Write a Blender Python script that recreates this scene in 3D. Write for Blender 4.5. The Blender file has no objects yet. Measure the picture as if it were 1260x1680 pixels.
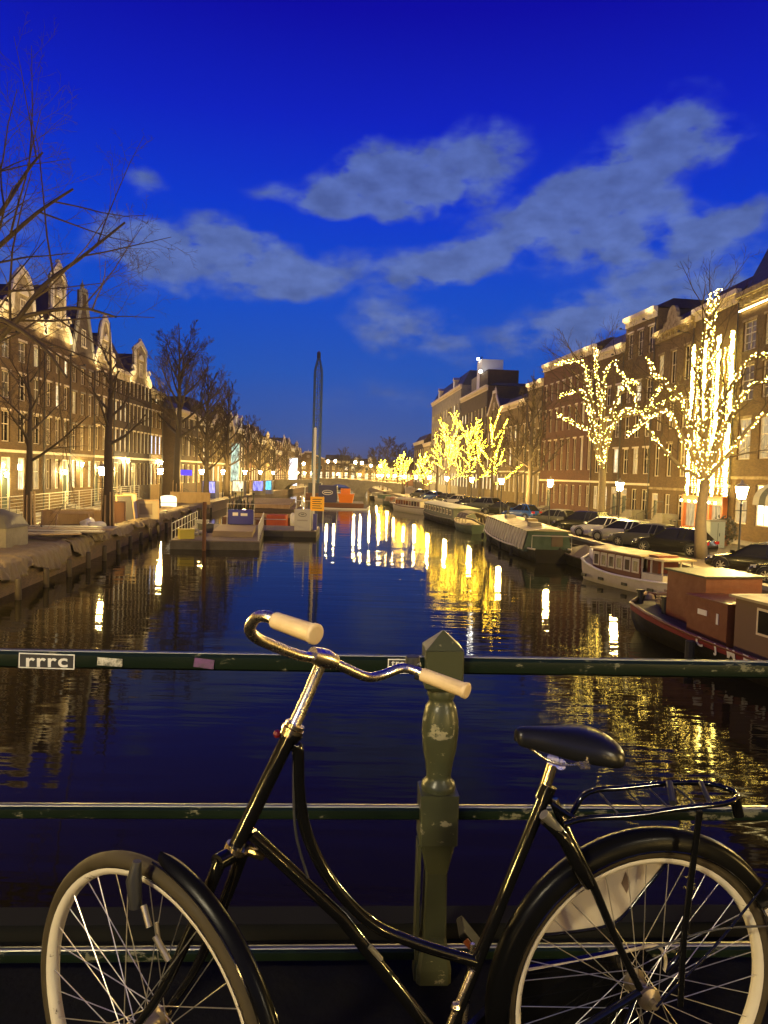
import bpy, bmesh, math, random
from mathutils import Vector, Matrix, Euler
R = math.radians
scn = bpy.context.scene
COL = scn.collection
rnd = random.Random(7)

# ------------------------------------------------------------------ camera
F = 1213.0
cam_d = bpy.data.cameras.new('camera'); cam = bpy.data.objects.new('camera', cam_d); COL.objects.link(cam)
cam_d.sensor_fit = 'VERTICAL'; cam_d.sensor_height = 36.0; cam_d.lens = 36.0 * F / 1680.0
cam_d.clip_start = 0.05; cam_d.clip_end = 6000
CAMR = (Matrix.Rotation(R(90 - 2.9), 3, 'X') @ Matrix.Rotation(R(1.7), 3, 'Z'))
CAMP = Vector((0, 0, 5.0))
cam.matrix_world = Matrix.Translation(CAMP) @ CAMR.to_4x4()
scn.camera = cam
scn.view_settings.view_transform = 'Standard'; scn.view_settings.look = 'None'
scn.view_settings.exposure = 0.0; scn.view_settings.gamma = 1.0; scn.view_settings.use_curve_mapping = False

# ------------------------------------------------------------------ world: blue-hour sky with thin clouds
world = bpy.data.worlds.new('World'); scn.world = world; world.use_nodes = True
def build_sky():
    nt = world.node_tree; N = nt.nodes; Lk = nt.links; N.clear()
    out = N.new('ShaderNodeOutputWorld'); bg = N.new('ShaderNodeBackground'); bg.inputs[1].default_value = 1.0
    Lk.new(bg.outputs[0], out.inputs[0])
    tc = N.new('ShaderNodeTexCoord'); sep = N.new('ShaderNodeSeparateXYZ'); Lk.new(tc.outputs['Generated'], sep.inputs[0])
    rp = N.new('ShaderNodeValToRGB'); Lk.new(sep.outputs[2], rp.inputs[0])
    stops = [(0.0, (.055, .066, .15)), (.05, (.036, .090, .32)), (.13, (.010, .086, .46)), (.23, (.003, .068, .56)),
             (.33, (.002, .038, .60)), (.42, (.003, .015, .52)), (.52, (.003, .003, .36)), (1.0, (.003, .002, .14))]
    el = rp.color_ramp.elements
    el[0].position = 0; el[0].color = (*stops[0][1], 1); el[1].position = 1; el[1].color = (*stops[-1][1], 1)
    for p, c in stops[1:-1]:
        e = el.new(p); e.color = (*c, 1)
    # warp
    nz = N.new('ShaderNodeTexNoise'); nz.inputs['Scale'].default_value = 7.0; nz.inputs['Detail'].default_value = 4; nz.inputs['Roughness'].default_value = .5
    Lk.new(tc.outputs['Generated'], nz.inputs['Vector'])
    def vm(op, a, b):
        n = N.new('ShaderNodeVectorMath'); n.operation = op
        for i, x in enumerate((a, b)):
            if isinstance(x, (tuple, list)): n.inputs[i].default_value = x
            elif isinstance(x, (int, float)): n.inputs['Scale'].default_value = x
            elif x is not None: Lk.new(x, n.inputs[i])
        return n
    def ma(op, a, b=None, c=None, clamp=False):
        n = N.new('ShaderNodeMath'); n.operation = op; n.use_clamp = clamp
        for i, x in enumerate((a, b, c)):
            if x is None: continue
            if isinstance(x, (int, float)): n.inputs[i].default_value = x
            else: Lk.new(x, n.inputs[i])
        return n.outputs[0]
    w1 = vm('SUBTRACT', nz.outputs['Color'], (.5, .5, .5))
    w2 = vm('SCALE', w1.outputs[0], None); w2.inputs['Scale'].default_value = .10
    wp = vm('ADD', tc.outputs['Generated'], w2.outputs[0])
    blobs = [  # px, py, rx, ry, tilt(deg, + = rises to the right), strength
        (345, 430, 150, 50, -3, .75), (500, 445, 130, 34, 0, .55), (230, 430, 70, 60, 8, .5),
        (600, 305, 120, 42, 8, .75), (545, 335, 70, 30, -6, .6), (790, 270, 90, 55, 30, .6), (690, 310, 70, 26, 15, .5),
        (830, 385, 190, 44, 24, .75), (700, 430, 90, 42, 0, .65), (1010, 290, 130, 62, 30, .7), (1000, 400, 170, 50, 8, .65), (1110, 250, 110, 34, 12, .5),
        (640, 540, 105, 48, -5, .40), (800, 575, 190, 40, 0, .36), (960, 520, 130, 46, 14, .36), (1110, 480, 170, 66, 24, .48),
        (243, 304, 36, 22, 0, .42), (1180, 362, 60, 24, 20, .4), (430, 300, 60, 24, 20, .35), (640, 660, 160, 34, 0, .28), (60, 340, 90, 60, 0, .25),
        (1300, 560, 160, 110, 0, .5), (-80, 430, 150, 70, 0, .4)]
    tot = None
    for px, py, rx, ry, ang, s in blobs:
        d = (CAMR @ Vector(((px - 630) / F, -(py - 840) / F, -1))).normalized()
        mp = N.new('ShaderNodeMapping'); mp.vector_type = 'TEXTURE'
        mp.inputs['Location'].default_value = d; mp.inputs['Rotation'].default_value = (0, -R(ang), 0)
        mp.inputs['Scale'].default_value = (rx / F * 1.25, 1.0, ry / F * 1.25)
        Lk.new(wp.outputs[0], mp.inputs['Vector'])
        ln = vm('LENGTH', mp.outputs[0], None)
        v = ma('SUBTRACT', 1.0, ln.outputs['Value'], clamp=True)
        v = ma('POWER', v, .9); v = ma('MULTIPLY', v, s)
        tot = v if tot is None else ma('ADD', tot, v)
    # clouds over the rest of the sky, behind the camera
    n2 = N.new('ShaderNodeTexNoise'); n2.inputs['Scale'].default_value = 3.0; n2.inputs['Detail'].default_value = 5
    st = N.new('ShaderNodeMapping'); st.inputs['Scale'].default_value = (1, 1, 2.2); Lk.new(tc.outputs['Generated'], st.inputs[0]); Lk.new(st.outputs[0], n2.inputs['Vector'])
    back = ma('SUBTRACT', .55, sep.outputs[1], clamp=True); back = ma('MULTIPLY', back, 1.6, clamp=True)
    nn = ma('SUBTRACT', n2.outputs[0], .46, clamp=True); nn = ma('MULTIPLY', nn, 3.0); nn = ma('MULTIPLY', nn, back)
    tot = ma('ADD', tot, nn)
    n3 = N.new('ShaderNodeTexNoise'); n3.inputs['Scale'].default_value = 15; n3.inputs['Detail'].default_value = 6; n3.inputs['Roughness'].default_value = .55
    st3 = N.new('ShaderNodeMapping'); st3.inputs['Scale'].default_value = (1, 1, 1.9); Lk.new(tc.outputs['Generated'], st3.inputs[0]); Lk.new(st3.outputs[0], n3.inputs['Vector'])
    k = ma('MULTIPLY_ADD', n3.outputs[0], 3.6, -.90, clamp=False)
    dens = ma('MULTIPLY', tot, k)
    mr = N.new('ShaderNodeMapRange'); mr.interpolation_type = 'SMOOTHSTEP'; Lk.new(dens, mr.inputs[0])
    mr.inputs[1].default_value = .08; mr.inputs[2].default_value = .50; mr.inputs[3].default_value = 0; mr.inputs[4].default_value = .92
    cr = N.new('ShaderNodeValToRGB'); Lk.new(sep.outputs[2], cr.inputs[0])
    e = cr.color_ramp.elements; e[0].position = 0; e[0].color = (.076, .118, .30, 1); e[1].position = .6; e[1].color = (.062, .105, .38, 1)
    e2 = e.new(.25); e2.color = (.100, .158, .40, 1)
    n4 = N.new('ShaderNodeTexNoise'); n4.inputs['Scale'].default_value = 26; n4.inputs['Detail'].default_value = 5; Lk.new(st3.outputs[0], n4.inputs['Vector'])
    bv = N.new('ShaderNodeMapRange'); bv.inputs[1].default_value = .3; bv.inputs[2].default_value = .7; bv.inputs[3].default_value = .82; bv.inputs[4].default_value = 1.30; Lk.new(n4.outputs[0], bv.inputs[0])
    cs = vm('SCALE', cr.outputs[0], None); Lk.new(bv.outputs[0], cs.inputs['Scale'])
    mx = N.new('ShaderNodeMix'); mx.data_type = 'RGBA'
    Lk.new(mr.outputs[0], mx.inputs[0]); Lk.new(rp.outputs[0], mx.inputs[6]); Lk.new(cs.outputs[0], mx.inputs[7])
    Lk.new(mx.outputs[2], bg.inputs[0])
build_sky()

cy = scn.cycles
cy.use_denoising = True
cy.sample_clamp_indirect = 4.0; cy.sample_clamp_direct = 0.0
cy.max_bounces = 6; cy.diffuse_bounces = 2; cy.glossy_bounces = 3; cy.transmission_bounces = 4; cy.transparent_max_bounces = 8
cy.caustics_reflective = False; cy.caustics_refractive = False

# ------------------------------------------------------------------ helpers
def S(px, py, Y):
    d = CAMR @ Vector(((px - 630) / F, -(py - 840) / F, -1))
    return CAMP + d * (Y / d.y)
def proj(p):
    q = CAMR.transposed() @ (Vector(p) - CAMP)
    return 630 + F * q.x / -q.z, 840 - F * q.y / -q.z
def xat(px, Y, z):
    x0 = (px - 630) / F * Y
    for _ in range(4):
        x0 += (px - proj((x0, Y, z))[0]) * Y / F
    return x0
def lerp(tab, y):
    if y <= tab[0][0]: return tab[0][1]
    for (a, b), (c, d) in zip(tab, tab[1:]):
        if y <= c: return b + (d - b) * (y - a) / (c - a)
    return tab[-1][1]

MATS = {}
def M(name, col, rough=.6, metal=0, var=None, bump=None, spec=.5, emit=None, coat=0, bcoord='Object', wave=None):
    if name in MATS: return MATS[name]
    m = bpy.data.materials.new(name); m.use_nodes = True; MATS[name] = m
    nt = m.node_tree; N = nt.nodes; b = N['Principled BSDF']
    b.inputs['Base Color'].default_value = (*col, 1); b.inputs['Roughness'].default_value = rough; b.inputs['Metallic'].default_value = metal
    b.inputs['Specular IOR Level'].default_value = spec
    if coat: b.inputs['Coat Weight'].default_value = coat; b.inputs['Coat Roughness'].default_value = .08
    tc = N.new('ShaderNodeTexCoord')
    if var:   # (scale, colour2, contrast[, stretch])
        n = N.new('ShaderNodeTexNoise'); n.inputs['Scale'].default_value = var[0]; n.inputs['Detail'].default_value = 5; n.inputs['Roughness'].default_value = .65
        src = tc.outputs[bcoord]
        if len(var) > 3:
            mp = N.new('ShaderNodeMapping'); mp.inputs['Scale'].default_value = var[3]; nt.links.new(src, mp.inputs[0]); src = mp.outputs[0]
        nt.links.new(src, n.inputs['Vector'])
        r = N.new('ShaderNodeValToRGB'); c = var[2]
        r.color_ramp.elements[0].position = .5 - c; r.color_ramp.elements[1].position = .5 + c
        r.color_ramp.elements[0].color = (*col, 1); r.color_ramp.elements[1].color = (*var[1], 1)
        nt.links.new(n.outputs[0], r.inputs[0]); nt.links.new(r.outputs[0], b.inputs['Base Color'])
        rr = N.new('ShaderNodeMapRange'); rr.inputs[1].default_value = .3; rr.inputs[2].default_value = .7; rr.inputs[3].default_value = max(0.03, rough * .75); rr.inputs[4].default_value = min(1, rough * 1.3)
        nt.links.new(n.outputs[0], rr.inputs[0]); nt.links.new(rr.outputs[0], b.inputs['Roughness'])
    if bump:
        n = N.new('ShaderNodeTexNoise'); n.inputs['Scale'].default_value = bump[0]; n.inputs['Detail'].default_value = 4
        nt.links.new(tc.outputs[bcoord], n.inputs['Vector'])
        bm = N.new('ShaderNodeBump'); bm.inputs['Strength'].default_value = bump[1]; bm.inputs['Distance'].default_value = bump[2] if len(bump) > 2 else .02
        nt.links.new(n.outputs[0], bm.inputs['Height']); nt.links.new(bm.outputs[0], b.inputs['Normal'])
    if emit:
        b.inputs['Emission Color'].default_value = (*emit[0], 1); b.inputs['Emission Strength'].default_value = emit[1]
    return m
def brick_mat(name, c1, c2, mortar):
    if name in MATS: return MATS[name]
    m = M(name, c1, .85); nt = m.node_tree; N = nt.nodes; b = N['Principled BSDF']
    tc = N.new('ShaderNodeTexCoord'); s = N.new('ShaderNodeSeparateXYZ'); nt.links.new(tc.outputs['Object'], s.inputs[0])
    ad = N.new('ShaderNodeMath'); ad.operation = 'ADD'; nt.links.new(s.outputs[0], ad.inputs[0]); nt.links.new(s.outputs[1], ad.inputs[1])
    c = N.new('ShaderNodeCombineXYZ'); nt.links.new(ad.outputs[0], c.inputs[0]); nt.links.new(s.outputs[2], c.inputs[1])
    bt = N.new('ShaderNodeTexBrick'); nt.links.new(c.outputs[0], bt.inputs[0])
    bt.inputs['Scale'].default_value = 1; bt.inputs['Brick Width'].default_value = .22; bt.inputs['Row Height'].default_value = .065; bt.inputs['Mortar Size'].default_value = .006
    bt.inputs['Color1'].default_value = (*c1, 1); bt.inputs['Color2'].default_value = (*c2, 1); bt.inputs['Mortar'].default_value = (*mortar, 1)
    n = N.new('ShaderNodeTexNoise'); n.inputs['Scale'].default_value = .9; n.inputs['Detail'].default_value = 6; n.inputs['Roughness'].default_value = .7; nt.links.new(tc.outputs['Object'], n.inputs['Vector'])
    mr = N.new('ShaderNodeMapRange'); mr.inputs[3].default_value = .55; mr.inputs[4].default_value = 1.35; nt.links.new(n.outputs[0], mr.inputs[0])
    mx = N.new('ShaderNodeVectorMath'); mx.operation = 'SCALE'; nt.links.new(bt.outputs[0], mx.inputs[0]); nt.links.new(mr.outputs[0], mx.inputs['Scale'])
    nt.links.new(mx.outputs[0], b.inputs['Base Color'])
    bm = N.new('ShaderNodeBump'); bm.inputs['Strength'].default_value = .5; bm.inputs['Distance'].default_value = .01; nt.links.new(bt.outputs[1], bm.inputs['Height']); bm.invert = True
    nt.links.new(bm.outputs[0], b.inputs['Normal'])
    return m
def emis_mat(name, col, strength, sample=True):
    if name in MATS: return MATS[name]
    m = bpy.data.materials.new(name); m.use_nodes = True; MATS[name] = m; nt = m.node_tree; nt.nodes.clear()
    o = nt.nodes.new('ShaderNodeOutputMaterial'); e = nt.nodes.new('ShaderNodeEmission'); e.inputs[0].default_value = (*col, 1); e.inputs[1].default_value = strength
    nt.links.new(e.outputs[0], o.inputs[0])
    if not sample: m.cycles.emission_sampling = 'NONE'
    return m
def pane_mat(name, col, strength, curtain=.5):
    """Glass over a lit room: emission broken up by curtains and things in the room."""
    if name in MATS: return MATS[name]
    m = M(name, (.02, .02, .018), .06); nt = m.node_tree; N = nt.nodes; b = N['Principled BSDF']
    tc = N.new('ShaderNodeTexCoord'); oi = N.new('ShaderNodeObjectInfo')
    ad = N.new('ShaderNodeVectorMath'); ad.operation = 'ADD'; nt.links.new(tc.outputs['Object'], ad.inputs[0])
    sc = N.new('ShaderNodeMath'); sc.operation = 'MULTIPLY'; sc.inputs[1].default_value = 40; nt.links.new(oi.outputs['Random'], sc.inputs[0])
    cb = N.new('ShaderNodeCombineXYZ'); nt.links.new(sc.outputs[0], cb.inputs[0]); nt.links.new(sc.outputs[0], cb.inputs[2]); nt.links.new(cb.outputs[0], ad.inputs[1])
    mp = N.new('ShaderNodeMapping'); mp.inputs['Scale'].default_value = (3.2, 1, .9); nt.links.new(ad.outputs[0], mp.inputs[0])
    n = N.new('ShaderNodeTexNoise'); n.inputs['Scale'].default_value = 1.3; n.inputs['Detail'].default_value = 3; nt.links.new(mp.outputs[0], n.inputs['Vector'])
    mr = N.new('ShaderNodeMapRange'); mr.inputs[1].default_value = .35; mr.inputs[2].default_value = .65; mr.inputs[3].default_value = strength * (1 - curtain); mr.inputs[4].default_value = strength
    nt.links.new(n.outputs[0], mr.inputs[0])
    b.inputs['Emission Color'].default_value = (*col, 1); nt.links.new(mr.outputs[0], b.inputs['Emission Strength'])
    m.cycles.emission_sampling = 'NONE'
    return m

class MB:
    def __init__(s): s.v = []; s.f = []; s.mi = []; s.cur = 0
    def add(s, vs, fs):
        o = len(s.v); s.v += [tuple(v) for v in vs]; s.f += [tuple(i + o for i in f) for f in fs]; s.mi += [s.cur] * len(fs); return s
    def box(s, a, b, mtx=None):
        x0, y0, z0 = a; x1, y1, z1 = b
        vs = [Vector(p) for p in ((x0,y0,z0),(x1,y0,z0),(x1,y1,z0),(x0,y1,z0),(x0,y0,z1),(x1,y0,z1),(x1,y1,z1),(x0,y1,z1))]
        if mtx: vs = [mtx @ v for v in vs]
        return s.add(vs, [(0,3,2,1),(4,5,6,7),(0,1,5,4),(1,2,6,5),(2,3,7,6),(3,0,4,7)])
    def bar(s, p, q, w, h=None):   # square bar between two points
        h = h or w; p = Vector(p); q = Vector(q); d = (q - p); L = d.length; z = d.normalized()
        up = Vector((0,0,1)) if abs(z.z) < .95 else Vector((1,0,0))
        x = z.cross(up).normalized(); y = x.cross(z)
        vs = [p + x*a*w/2 + y*b*h/2 for a, b in ((-1,-1),(1,-1),(1,1),(-1,1))]; vs += [v + d for v in vs]
        return s.add(vs, [(0,3,2,1),(4,5,6,7),(0,1,5,4),(1,2,6,5),(2,3,7,6),(3,0,4,7)])
    def tube(s, pts, r, n=8, cap=True):
        pts = [Vector(p) for p in pts]; m = len(pts); rr = r if isinstance(r, (list, tuple)) else [r] * m
        vs = []; prev = None
        for i, p in enumerate(pts):
            t = (pts[min(i+1, m-1)] - pts[max(i-1, 0)])
            t = t.normalized() if t.length > 1e-9 else Vector((0,0,1))
            if prev is None:
                up = Vector((0,0,1)) if abs(t.z) < .9 else Vector((1,0,0)); x = t.cross(up).normalized()
            else:
                x = prev - t * prev.dot(t); x = x.normalized() if x.length > 1e-6 else t.orthogonal().normalized()
            prev = x; y = t.cross(x)
            vs += [p + (x * math.cos(2*math.pi*k/n) + y * math.sin(2*math.pi*k/n)) * rr[i] for k in range(n)]
        fs = [(i*n+k, i*n+(k+1)%n, (i+1)*n+(k+1)%n, (i+1)*n+k) for i in range(m-1) for k in range(n)]
        if cap: fs += [tuple(range(n-1, -1, -1)), tuple((m-1)*n+k for k in range(n))]
        return s.add(vs, fs)
    def lathe(s, prof, n=16, c=(0,0,0), mtx=None, cap=True):   # prof: (r,z)
        vs = []
        for r, z in prof:
            for k in range(n):
                a = 2*math.pi*k/n; v = Vector((c[0]+r*math.cos(a), c[1]+r*math.sin(a), c[2]+z)); vs.append(mtx @ v if mtx else v)
        m = len(prof); fs = [(i*n+k, i*n+(k+1)%n, (i+1)*n+(k+1)%n, (i+1)*n+k) for i in range(m-1) for k in range(n)]
        if cap: fs += [tuple(range(n-1, -1, -1)), tuple((m-1)*n+k for k in range(n))]
        return s.add(vs, fs)
    def prism(s, poly, y0, y1):    # polygon in (x,z), extruded along y
        n = len(poly); vs = [(x, y0, z) for x, z in poly] + [(x, y1, z) for x, z in poly]
        return s.add(vs, [tuple(range(n)), tuple(range(2*n-1, n-1, -1))] + [(i, n+i, n+(i+1)%n, (i+1)%n) for i in range(n)])
    def loft(s, rings, closed=True, cap=True):
        n = len(rings[0]); vs = [p for r in rings for p in r]; m = len(rings)
        kk = n if closed else n-1
        fs = [(i*n+k, i*n+(k+1)%n, (i+1)*n+(k+1)%n, (i+1)*n+k) for i in range(m-1) for k in range(kk)]
        if cap and closed: fs += [tuple(range(n-1, -1, -1)), tuple((m-1)*n+k for k in range(n))]
        return s.add(vs, fs)
    def octa(s, c, r):
        c = Vector(c)
        return s.add([c+Vector(d)*r for d in ((1,0,0),(-1,0,0),(0,1,0),(0,-1,0),(0,0,1),(0,0,-1))],
                     [(0,2,4),(2,1,4),(1,3,4),(3,0,4),(2,0,5),(1,2,5),(3,1,5),(0,3,5)])
    def ball(s, c, r, n=8, sq=(1,1,1)):
        c = Vector(c); vs = []
        for i in range(n//2+1):
            a = math.pi*i/(n//2)
            for k in range(n):
                b = 2*math.pi*k/n; vs.append((c.x+r*sq[0]*math.sin(a)*math.cos(b), c.y+r*sq[1]*math.sin(a)*math.sin(b), c.z-r*sq[2]*math.cos(a)))
        return s.add(vs, [(i*n+k, i*n+(k+1)%n, (i+1)*n+(k+1)%n, (i+1)*n+k) for i in range(n//2) for k in range(n)])
    def mesh(s, name, mats, smooth=False):
        me = bpy.data.meshes.new(name); me.from_pydata(s.v, [], s.f); 
        for m in (mats if isinstance(mats, (list, tuple)) else [mats]): me.materials.append(m)
        if len(me.materials) > 1: me.polygons.foreach_set('material_index', s.mi)
        if smooth: me.polygons.foreach_set('use_smooth', [True] * len(me.polygons))
        me.update(); return me
    def build(s, name, mats, parent=None, smooth=False, world=False, bevel=0, auto=None):
        if world and parent is not None:
            inv = (Matrix.Translation(parent.location) @ parent.rotation_euler.to_matrix().to_4x4()).inverted()
            s.v = [tuple(inv @ Vector(v)) for v in s.v]
        me = s.mesh(name, mats, smooth)
        o = bpy.data.objects.new(name, me); COL.objects.link(o)
        if parent is not None: o.parent = parent
        bm = bmesh.new(); bm.from_mesh(me); bmesh.ops.recalc_face_normals(bm, faces=bm.faces[:])
        bm.to_mesh(me); bm.free()
        if auto is not None:
            for p in me.polygons: p.use_smooth = True
            try: me.set_sharp_from_angle(angle=R(auto))
            except Exception: pass
        if bevel:
            md = o.modifiers.new('b', 'BEVEL'); md.width = bevel; md.segments = 2; md.limit_method = 'ANGLE'
        return o
def link(name, me, parent=None, loc=(0,0,0), rz=0):
    o = bpy.data.objects.new(name, me); COL.objects.link(o); o.location = loc; o.rotation_euler = (0,0,rz)
    if parent is not None: o.parent = parent
    return o
def tag(o, label, cat=None, group=None, kind=None):
    if label: o['label'] = label
    if cat: o['category'] = cat
    if group: o['group'] = group
    if kind: o['kind'] = kind
    return o
def thing(name, label, cat, loc=(0,0,0), rz=0, group=None):
    o = bpy.data.objects.new(name, None); COL.objects.link(o); o.location = loc; o.rotation_euler = (0,0,rz); o.empty_display_size = .2
    return tag(o, label, cat, group)
def copy_tree(o, parent=None):
    c = o.copy(); COL.objects.link(c); c.parent = parent
    for ch in [x for x in KIDS(o)]: copy_tree(ch, c)
    return c
def KIDS(o): return [x for x in COL.objects if x.parent == o]
def cr(pts, n=6):      # Catmull-Rom
    P = [Vector(p) for p in pts]; P = [P[0]*2-P[1]] + P + [P[-1]*2-P[-2]]; out = []
    for i in range(1, len(P)-2):
        for k in range(n):
            t = k/n; a, b, c, d = P[i-1:i+3]
            out.append(.5*((2*b) + (c-a)*t + (2*a-5*b+4*c-d)*t*t + (3*b-a-3*c+d)*t*t*t))
    out.append(P[-2]); return out
def text(name, s, size, mtx, mat, parent, ext=.002, off=0, space=1, sx=1):
    cu = bpy.data.curves.new(name, 'FONT'); cu.body = s; cu.size = size; cu.extrude = ext; cu.offset = off; cu.align_x = 'CENTER'; cu.align_y = 'CENTER'; cu.space_character = space
    cu.resolution_u = 3
    tmp = bpy.data.objects.new('lettering_curve', cu); COL.objects.link(tmp); me = bpy.data.meshes.new_from_object(tmp)
    bpy.data.objects.remove(tmp); me.materials.clear(); me.materials.append(mat); o = bpy.data.objects.new(name, me); COL.objects.link(o)
    o.matrix_world = mtx @ Matrix.Diagonal((sx, 1, 1, 1))
    if parent is not None:
        o.parent = parent; o.matrix_parent_inverse = (Matrix.Translation(parent.location) @ parent.rotation_euler.to_matrix().to_4x4()).inverted()
    return o

# ------------------------------------------------------------------ materials
BR_BROWN = brick_mat('brown_brick', (.15, .088, .026), (.10, .056, .016), (.17, .12, .05))
BR_DARK = brick_mat('dark_brick', (.075, .045, .022), (.05, .028, .015), (.10, .075, .045))
BR_RED = brick_mat('red_brick', (.15, .055, .022), (.11, .038, .016), (.15, .10, .06))
BR_TAN = brick_mat('tan_brick', (.20, .135, .042), (.15, .098, .03), (.2, .15, .07))
STONE = M('sandstone', (.42, .33, .16), .8, var=(2.2, (.16, .11, .05), .2), bump=(8, .3, .02))
GREYST = M('grey_stone', (.30, .27, .20), .85, var=(1.1, (.19, .17, .12), .25), bump=(6, .3, .03))
TRIM = M('cream_painted_wood', (.78, .68, .46), .5, var=(3, (.6, .5, .32), .3))
WHITE = M('white_paint', (.75, .72, .62), .5)
ROOFM = M('roof_tile', (.05, .036, .03), .7, var=(4, (.09, .05, .035), .3), bump=(20, .4, .03))
SLATE = M('slate', (.03, .034, .04), .55, var=(5, (.055, .06, .07), .3))
GLASS_D = M('dark_glass', (.012, .011, .010), .12, spec=.35)
CURT = M('curtained_window', (.26,.20,.11), .6, var=(2.5,(.12,.09,.05),.15,(6,1,.4)))
GLASS_B = M('brown_glass', (.07, .05, .03), .08, spec=.8)
PW_DIM = pane_mat('dim_lit_window', (1, .62, .22), .16)
PW_WARM = pane_mat('warm_lit_window', (1, .72, .32), .75)
PW_BRIGHT = pane_mat('bright_lit_window', (1, .86, .55), 1.9, .6)
PW_BLUE = pane_mat('cold_lit_window', (.55, .66, 1), 2.2, .35)
PW_WHITE = pane_mat('white_lit_window', (1, .93, .74), 3.5, .5)
DOORM = M('dark_green_door', (.02, .04, .03), .3, coat=.4)
DARKW = M('dark_wood', (.05, .03, .018), .6, var=(6, (.09, .055, .03), .3, (1, 1, .2)))
IRON = M('black_iron', (.018, .018, .018), .45)
STREET = M('clinker_street', (.10, .075, .045), .75, var=(3, (.16, .12, .07), .3), bump=(14, .6, .02))
PAVE = M('paving', (.27, .22, .15), .8, var=(2, (.2, .16, .11), .3), bump=(10, .4, .02))
LAMP_GLOW = emis_mat('lamp_glow', (1, .66, .19), 1400)
FAIRY = emis_mat('fairy_light_glow', (1, .66, .10), 120)
FAIRYG = emis_mat('golden_fairy_glow', (1, .58, .035), 120)
BRIDGE_LAMP = 430
# ------------------------------------------------------------------ the setting
QL = [(-60,-13.0),(0,-13.0),(26,-14.0),(46,-16.3),(70,-19.0),(100,-21.0),(140,-21.5),(165,-21.0),(262,-20.0)]
QR = [(-60,15.5),(0,15.5),(20,14.6),(32,13.8),(41,13.1),(50,12.3),(57,11.6),(70,10.2),(85,8.6),(100,6.8),(135,3.2),(165,.2),(200,-3.0),(262,-6.0)]
FR = [(-60,25.5),(30,25.0),(50,24.4),(58,24.1),(67,23.8),(72.5,23.0),(79.5,22.0),(94,20.1),(101,19.4),(114,18.0),(147,15.2),(190,11.8),(230,8.5),(262,6.5)]
FLX = -27.0
QZ = 1.15
def water():
    m = M('canal_water', (.009, .0075, .004), .035, spec=.5); nt = m.node_tree; N = nt.nodes; b = N['Principled BSDF']; b.inputs['IOR'].default_value = 1.135
    tc = N.new('ShaderNodeTexCoord')
    def nz(sc, scale, det):
        mp = N.new('ShaderNodeMapping'); mp.inputs['Scale'].default_value = sc; mp.inputs['Rotation'].default_value = (0, 0, R(6)); nt.links.new(tc.outputs['Object'], mp.inputs[0])
        n = N.new('ShaderNodeTexNoise'); n.inputs['Scale'].default_value = scale; n.inputs['Detail'].default_value = det; nt.links.new(mp.outputs[0], n.inputs[0]); return n.outputs[0]
    a = nz((.16, 1, 1), 2.6, 2.5); c = nz((.22, 1, 1), .45, 2); d = nz((.6, 1, 1), .06, 2)
    s = N.new('ShaderNodeMapRange'); s.inputs[1].default_value = .42; s.inputs[2].default_value = .62; s.inputs[3].default_value = .45; s.inputs[4].default_value = 1.0; nt.links.new(d, s.inputs[0])
    m1 = N.new('ShaderNodeMath'); m1.operation = 'MULTIPLY'; nt.links.new(a, m1.inputs[0]); nt.links.new(s.outputs[0], m1.inputs[1])
    pm_ = N.new('ShaderNodeMapping'); pm_.vector_type = 'TEXTURE'; pm_.inputs['Location'].default_value = (1.2, 43.5, 0); pm_.inputs['Scale'].default_value = (4.2, 5.0, 1); nt.links.new(tc.outputs['Object'], pm_.inputs[0])
    pl_ = N.new('ShaderNodeVectorMath'); pl_.operation = 'LENGTH'; nt.links.new(pm_.outputs[0], pl_.inputs[0])
    pr_ = N.new('ShaderNodeMapRange'); pr_.inputs[1].default_value = .3; pr_.inputs[2].default_value = 1; pr_.inputs[3].default_value = 5.0; pr_.inputs[4].default_value = 1; pr_.interpolation_type = 'SMOOTHSTEP'; nt.links.new(pl_.outputs['Value'], pr_.inputs[0])
    m0 = N.new('ShaderNodeMath'); m0.operation = 'MULTIPLY'; nt.links.new(m1.outputs[0], m0.inputs[0]); nt.links.new(pr_.outputs[0], m0.inputs[1]); m1 = m0
    m2 = N.new('ShaderNodeMath'); m2.operation = 'MULTIPLY_ADD'; nt.links.new(c, m2.inputs[0]); m2.inputs[1].default_value = 1.6; nt.links.new(m1.outputs[0], m2.inputs[2])
    bm = N.new('ShaderNodeBump'); bm.inputs['Strength'].default_value = 1; bm.inputs['Distance'].default_value = WAVE; nt.links.new(m2.outputs[0], bm.inputs['Height']); nt.links.new(bm.outputs[0], b.inputs['Normal'])
    o = MB().add([(-90,-80,0),(90,-80,0),(90,262,0),(-90,262,0)], [(0,1,2,3)]).build('canal_water', m)
    tag(o, 'dark rippled canal water reflecting the lamps', kind='structure')
WAVE = .0145
water()
def bank(name, Q, sgn, label):
    mb = MB(); ys = sorted(set([y for y, _ in Q] + list(range(-60, 263, 6))))
    for a, b in zip(ys, ys[1:]):
        xa, xb = lerp(Q, a), lerp(Q, b)
        f = [(xa,a,QZ),(xb,b,QZ),(sgn*260,b,QZ),(sgn*260,a,QZ)]
        mb.add(f, [(0,1,2,3)] if sgn < 0 else [(3,2,1,0)])
    tag(mb.build(name, STREET), label, kind='structure')
    w = MB()
    for a, b in zip(ys, ys[1:]):
        xa, xb = lerp(Q, a), lerp(Q, b); w.add([(xa,a,-1),(xb,b,-1),(xb,b,QZ-.004),(xa,a,QZ-.004)], [(0,1,2,3)])
    wo = w.build('quay_wall', brick_mat('quay_brick', (.15,.09,.055), (.10,.06,.04), (.14,.12,.09)))
    tag(wo, label.replace('street', 'brick wall'), kind='structure'); return wo
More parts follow.
